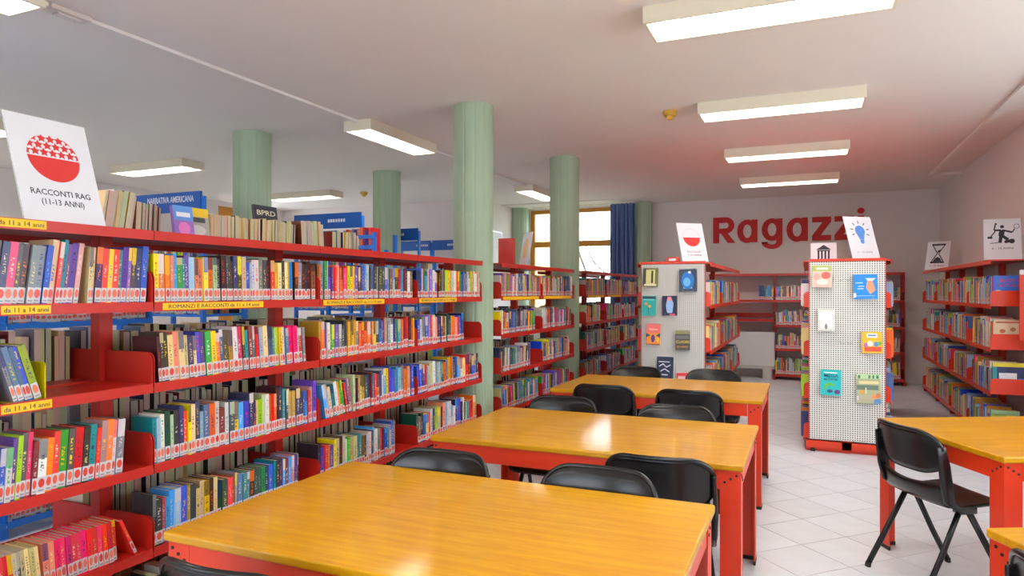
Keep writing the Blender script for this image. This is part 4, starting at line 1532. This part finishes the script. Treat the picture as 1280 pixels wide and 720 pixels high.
tag(root, 'gathered blue curtain beside the window at the back', 'curtain')

# noticeboard on the jog wall
o = empty('framed_board', (XJ + .001, 11.55, 2.0))
MB().box(0, .02, -.25, .25, -.6, .62).obj('frame', M['grey_metal'], o)
MB().box(.02, .022, -.22, .22, -.57, .59).obj('sheet', M['backpanel'], o)
tag(o, 'tall grey framed board on the white wall left of the window', 'framed board')


# ------------------------------------------------------------------ tables
def table_proto():
    L, W, Z = 1.55, 0.965, 0.75
    root = empty('table', (0, 0, 0))
    MB().box(-L / 2, L / 2, -W / 2, W / 2, Z - .03, Z).obj('tabletop', M['wood'], root, bevel=.007, seg=3)
    ins = .012
    a, b = L / 2 - ins, W / 2 - ins
    for s in (-1, 1):
        MB().box(-a + .09, a - .09, s * (b - .006) - .006, s * (b - .006) + .002, Z - .115, Z - .03).obj('apron', M['orange_red'], root)
        MB().box(s * (a - .006) - .006, s * (a - .006) + .002, -b + .09, b - .09, Z - .115, Z - .03).obj('apron', M['orange_red'], root)
    for sx in (-1, 1):
        for sy in (-1, 1):
            m = MB()
            t, wd = .007, .088
            x0, y0 = sx * a, sy * b
            xs = sorted((x0, x0 - sx * wd))
            ys = sorted((y0, y0 - sy * wd))
            # L-shaped angle-iron leg
            pts = [(x0, y0), (x0 - sx * wd, y0), (x0 - sx * wd, y0 - sy * t), (x0 - sx * t, y0 - sy * t), (x0 - sx * t, y0 - sy * wd), (x0, y0 - sy * wd)]
            m.prism(pts, 'z', .02, Z - .03)
            leg = m.obj('leg', M['orange_red'], root)
            c = MB()
            e = .002
            pts2 = [(x0 + sx * e, y0 + sy * e), (x0 - sx * (wd + e), y0 + sy * e), (x0 - sx * (wd + e), y0 - sy * (t + e)), (x0 - sx * (t + e), y0 - sy * (t + e)), (x0 - sx * (t + e), y0 - sy * (wd + e)), (x0 + sx * e, y0 - sy * (wd + e))]
            c.prism(pts2, 'z', 0, .022)
            c.obj('foot_cap', M['dark'], leg)
            for k in range(3):
                off = .018 + k * .025
                zz = Z - .085 + k * .0 + (.02 * (2 - k)) - .0
                zz = Z - .05 - k * .016
                bm_ = MB()
                rr = .0058
                cxx = x0 - sx * off
                bm_.prism([(cxx + rr * math.cos(q * .785), zz + rr * math.sin(q * .785)) for q in range(8)], 'w', y0 - sy * .001, y0 + sy * .003)
                bm_.obj('bolt', M['dark'], leg)
                bm_ = MB()
                cyy = y0 - sy * off
                bm_.prism([(cyy + rr * math.cos(q * .785), zz + rr * math.sin(q * .785)) for q in range(8)], 'u', x0 - sx * .001, x0 + sx * .003)
                bm_.obj('bolt', M['dark'], leg)
    return root


tp = table_proto()
A4 = math.radians(27)
spots = [(-1.075, 2.00, 0, 'large wooden table with red legs nearest the camera'),
         (-1.03, 3.565, 0, 'wooden table with red legs, second from the camera, window glare on top'),
         (-1.06, 5.44, 0, 'farthest wooden table with red legs before the perforated panel'),
         (1.281, 4.49, A4, 'turned wooden table at right with the whole black chair at its end'),
         (1.425, 2.506, A4, 'wooden table corner at the bottom right of the photo')]
for i, (x, y, a, lab) in enumerate(spots):
    o = tp if i == 0 else copy_tree(tp)
    o.location = (x, y, 0)
    o.rotation_euler = (0, 0, a)
    tag(o, lab, 'table', 'wooden reading tables')


# ------------------------------------------------------------------ chairs
def chair_proto():
    root = empty('chair', (0, 0, 0))
    HW = .225

    # seat shell: front edge at y = +.20, rising at the back
    prof = [(.215, .425), (.205, .440), (.17, .446), (.10, .442), (.02, .436), (-.06, .432), (-.12, .436), (-.165, .450), (-.19, .478), (-.205, .52), (-.215, .562)]

    def seat_pt(i, j, off):
        y, z = prof[i]
        y0, z0 = prof[max(0, i - 1)]
        y1, z1 = prof[min(len(prof) - 1, i + 1)]
        tx, tz = y1 - y0, z1 - z0
        l = math.hypot(tx, tz)
        ny, nz = tz / l, -tx / l
        sgn = 1 if nz > 0 or ny > 0 else -1
        s = j * 2 - 1
        hw = .205 + .012 * min(1, i / 7)
        if i == 0:
            hw -= .03
        elif i == 1:
            hw -= .012
        zz = z + .016 * abs(s) ** 3 * (1 if 1 < i < 7 else .3)
        dip = -.02 * (1 - min(1, (abs(s) / .8) ** 2)) * max(0, (i - 8)) / 2 if i > 8 else 0
        yy = y + (.035 * s * s if i > 6 else 0) * min(1, (i - 6) / 3)
        return (s * hw, yy + ny * off * sgn, zz + nz * off * sgn + dip)

    m = MB()
    nu, nv = len(prof), 13
    top = [[m.v(*seat_pt(i, j / (nv - 1), 0)) for j in range(nv)] for i in range(nu)]
    bot = [[m.v(*seat_pt(i, j / (nv - 1), -.012)) for j in range(nv)] for i in range(nu)]
    for i in range(nu - 1):
        for j in range(nv - 1):
            m.bm.faces.new((top[i][j], top[i][j + 1], top[i + 1][j + 1], top[i + 1][j]))
            m.bm.faces.new((bot[i][j], bot[i + 1][j], bot[i + 1][j + 1], bot[i][j + 1]))
    for i in range(nu - 1):
        m.bm.faces.new((top[i][0], top[i + 1][0], bot[i + 1][0], bot[i][0]))
        m.bm.faces.new((top[i][-1], bot[i][-1], bot[i + 1][-1], top[i + 1][-1]))
    for j in range(nv - 1):
        m.bm.faces.new((top[0][j], bot[0][j], bot[0][j + 1], top[0][j + 1]))
        m.bm.faces.new((top[-1][j], top[-1][j + 1], bot[-1][j + 1], bot[-1][j]))
    m.obj('seat', M['black'], root, smooth=True)

    # backrest
    def zt(x):
        s = max(0, min(1, (abs(x) - .125) / .10))
        return .81 - .085 * (1 - math.sqrt(max(0, 1 - s * s)))

    def zb(x):
        s = max(0, min(1, (abs(x) - .09) / .135))
        return .592 + .085 * (1 - math.sqrt(max(0, 1 - s * s)))

    def yb(x, z):
        return -.212 - .20 * (z - .55) + .050 * (x / HW) ** 2 + (.0 if z < .75 else -.9 * (z - .75) ** 1.6)

    m = MB()
    xs = [-HW * math.cos(math.pi * k / 24) for k in range(25)]
    nz_ = 9
    fr_, bk = [], []
    for x in xs:
        a, b = zb(x), zt(x)
        fr_.append([m.v(x, yb(x, a + (b - a) * k / (nz_ - 1)) + .007, a + (b - a) * k / (nz_ - 1)) for k in range(nz_)])
        bk.append([m.v(x, yb(x, a + (b - a) * k / (nz_ - 1)) - .007, a + (b - a) * k / (nz_ - 1)) for k in range(nz_)])
    for i in range(24):
        for k in range(nz_ - 1):
            m.bm.faces.new((fr_[i][k], fr_[i + 1][k], fr_[i + 1][k + 1], fr_[i][k + 1]))
            m.bm.faces.new((bk[i][k], bk[i][k + 1], bk[i + 1][k + 1], bk[i + 1][k]))
        m.bm.faces.new((fr_[i][0], bk[i][0], bk[i + 1][0], fr_[i + 1][0]))
        m.bm.faces.new((fr_[i][-1], fr_[i + 1][-1], bk[i + 1][-1], bk[i][-1]))
    for k in range(nz_ - 1):
        m.bm.faces.new((fr_[0][k], fr_[0][k + 1], bk[0][k + 1], bk[0][k]))
        m.bm.faces.new((fr_[-1][k], bk[-1][k], bk[-1][k + 1], fr_[-1][k + 1]))
    back = m.obj('backrest', M['black'], root, smooth=True)
    m = MB()
    m.tube([(x, yb(x, zt(x)) - .002, zt(x)) for x in xs], .0105, 8)
    m.obj('back_rim', M['black'], back, smooth=True)
    # side arms joining back and seat
    for s in (-1, 1):
        m = MB()
        path = [(.205, .0, .425, .020, .016), (.212, -.09, .43, .020, .020), (.222, -.158, .47, .019, .026), (.228, -.178, .56, .017, .030), (.228, -.190, .65, .014, .030), (.222, -.205, .745, .012, .024)]
        rings = []
        for x, y, z, hx, hy in path:
            rings.append([m.v(s * (x + dx), y + dy, z + (0 if abs(y) > .12 else dz)) for dx, dy, dz in ((-hx * .6, -hy, -.012), (hx * .6, -hy, -.012), (hx * .6, hy, .012), (-hx * .6, hy, .012))])
        # seat-level rings are turned upright
        for i, (x, y, z, hx, hy) in enumerate(path[:2]):
            for q, (dx, dz) in zip(rings[i], ((-hx * .6, -hy), (hx * .6, -hy), (hx * .6, hy), (-hx * .6, hy))):
                q.co = Vector((s * (x + dx), y, z + dz))
        for i in range(len(rings) - 1):
            for k in range(4):
                m.bm.faces.new((rings[i][k], rings[i][(k + 1) % 4], rings[i + 1][(k + 1) % 4], rings[i + 1][k]))
        m.bm.faces.new(rings[0])
        m.bm.faces.new(rings[-1][::-1])
        m.obj('back_arm', M['black'], root, bevel=.005, seg=2, smooth=True)
    # legs: inverted V on each side, oval tube
    for s in (-1, 1):
        for yy, y0 in ((.195, -.03), (-.285, -.07)):
            m = MB()
            m.tube([(s * .185, y0, .425), (s * .2, yy * .55 + y0 * .45, .19), (s * .208, yy, .012)], .0115, 10, ry=.016)
            leg = m.obj('leg', M['black_metal'], root, smooth=True)
            MB().tube([(s * .2075, yy * .99, .022), (s * .208, yy, .0)], .0135, 10, ry=.018).obj('foot_cap', M['dark'], leg)
    MB().tube([(-.19, -.05, .418), (.19, -.05, .418)], .011, 8).obj('cross_tube', M['black_metal'], root, smooth=True)
    m = MB().box(-.19, -.15, -.08, .01, .405, .43).box(.15, .19, -.08, .01, .405, .43)
    m.obj('leg_clamp', M['black'], root)
    return root


cp = chair_proto()
R = math.radians
# (x, y of the back, facing angle: 0 faces +Y (away), 180 faces the camera)
chairs = [(-1.43, 2.56, 182, 'black chair behind the nearest table, left one, facing the camera'),
          (-0.735, 2.56, 178, 'black chair behind the nearest table, right one, with shiny rounded top'),
          (-0.575, 2.83, 3, 'black chair with its back to us pushed in at the second table'),
          (-1.45, 4.19, 180, 'black chair behind the second table on its left side'),
          (-0.72, 4.13, 181, 'black chair behind the second table, only its top edge showing'),
          (-1.385, 4.83, 1, 'black chair at the near side of the farthest table, left one'),
          (-0.765, 4.80, -1, 'black chair at the near side of the farthest table, right one'),
          (-1.42, 6.11, 180, 'black chair behind the farthest table, left one before the panel'),
          (-0.755, 6.13, 181, 'black chair behind the farthest table, right one'),
          (-1.36, 1.26, 2, 'black chair back at the bottom left before the nearest table')]


def put_chair(x, y, a, lab, first):
    o = cp if first else copy_tree(cp)
    o.rotation_euler = (0, 0, R(a))
    # the backrest top sits .255 behind the chair's centre
    f = Vector((-math.sin(R(a)), math.cos(R(a)), 0))
    o.location = Vector((x, y, 0)) + f * .255
    tag(o, lab, 'chair', 'black plastic chairs')


for i, c in enumerate(chairs):
    put_chair(*c, first=(i == 0))
put_chair(0.43, 4.02, -59, 'whole black chair in view at the end of the turned table', False)
put_chair(1.36, 3.62, 27, 'black chair under the turned table seen behind its front leg', False)
put_chair(0.58, 2.06, -62, 'black chair back at the bottom right corner of the photo', False)

# ------------------------------------------------------------------ outdoors beyond the window
o = struct(MB().box(-60, 40, YB + .25, 80, -.5, -.3).obj('ground', M['grass']))
root = empty('building', (-10.95, 24.0, -.3))
MB().box(-3.0, 2.0, 0, 4, 0, 4.3).obj('wall', M['facade'], root)
MB().box(-3.0, 2.0, .3, 4, 4.3, 7.0).obj('upper_wall', M['facade_w'], root)
for x in (-.9, .75):
    MB().box(x - .38, x + .38, -.05, 0, 1.9, 3.7).obj('window', M['pane'], root)
    MB().box(x - .38, x + .38, .25, .3, 4.9, 6.3).obj('window', M['pane'], root)
m = MB().prism([(-3.4, 7.0), (2.5, 6.4), (2.5, 6.6), (-3.4, 7.25)], 'w', -.6, 4.3)
m.obj('roof', M['roof'], root)
MB().tube([(-1.8, -.3, 6.3), (2.0, -.3, 4.6)], .09, 6).obj('stair_rail', M['facade_w'], root)
MB().tube([(-1.6, -.4, 0), (-1.6, -.4, 7.0)], .1, 8).obj('pole', M['facade_w'], root)
tag(root, 'yellow and white house outside the window', 'building')


def tree(x, y, h, label, n, seed):
    rnd = random.Random(seed)
    root = empty('bare_tree', (x, y, -.3))
    m = MB()

    def branch(p, d, L, r, depth):
        pts = [p]
        q = p.copy()
        dd = d.copy()
        for k in range(3):
            dd = (dd + Vector((rnd.uniform(-.25, .25), rnd.uniform(-.25, .25), rnd.uniform(-.05, .2)))).normalized()
            q = q + dd * L / 3
            pts.append(q.copy())
        m.tube(pts, [r, r * .85, r * .7, r * .55], 5, cap=False)
        if depth > 0:
            for k in range(n):
                t = rnd.choice(pts[1:])
                nd = (dd + Vector((rnd.uniform(-1, 1), rnd.uniform(-1, 1), rnd.uniform(-.2, .8)))).normalized()
                branch(t.copy(), nd, L * rnd.uniform(.5, .75), r * .5, depth - 1)
    branch(Vector((0, 0, 0)), Vector((0, 0, 1)), h * .5, h * .012, 4)
    m.obj('branches', M['bark'], root)
    tag(root, label, 'tree', 'bare trees outside the window')


tree(-5.6, 30.0, 8.5, 'tall bare tree outside the window, left one', 4, 3)
tree(-4.6, 22.0, 6.0, 'bare tree outside the window near the curtain', 4, 8)
tree(-5.6, 20.0, 4.2, 'low bare shrub outside the window above the bookcase', 7, 5)
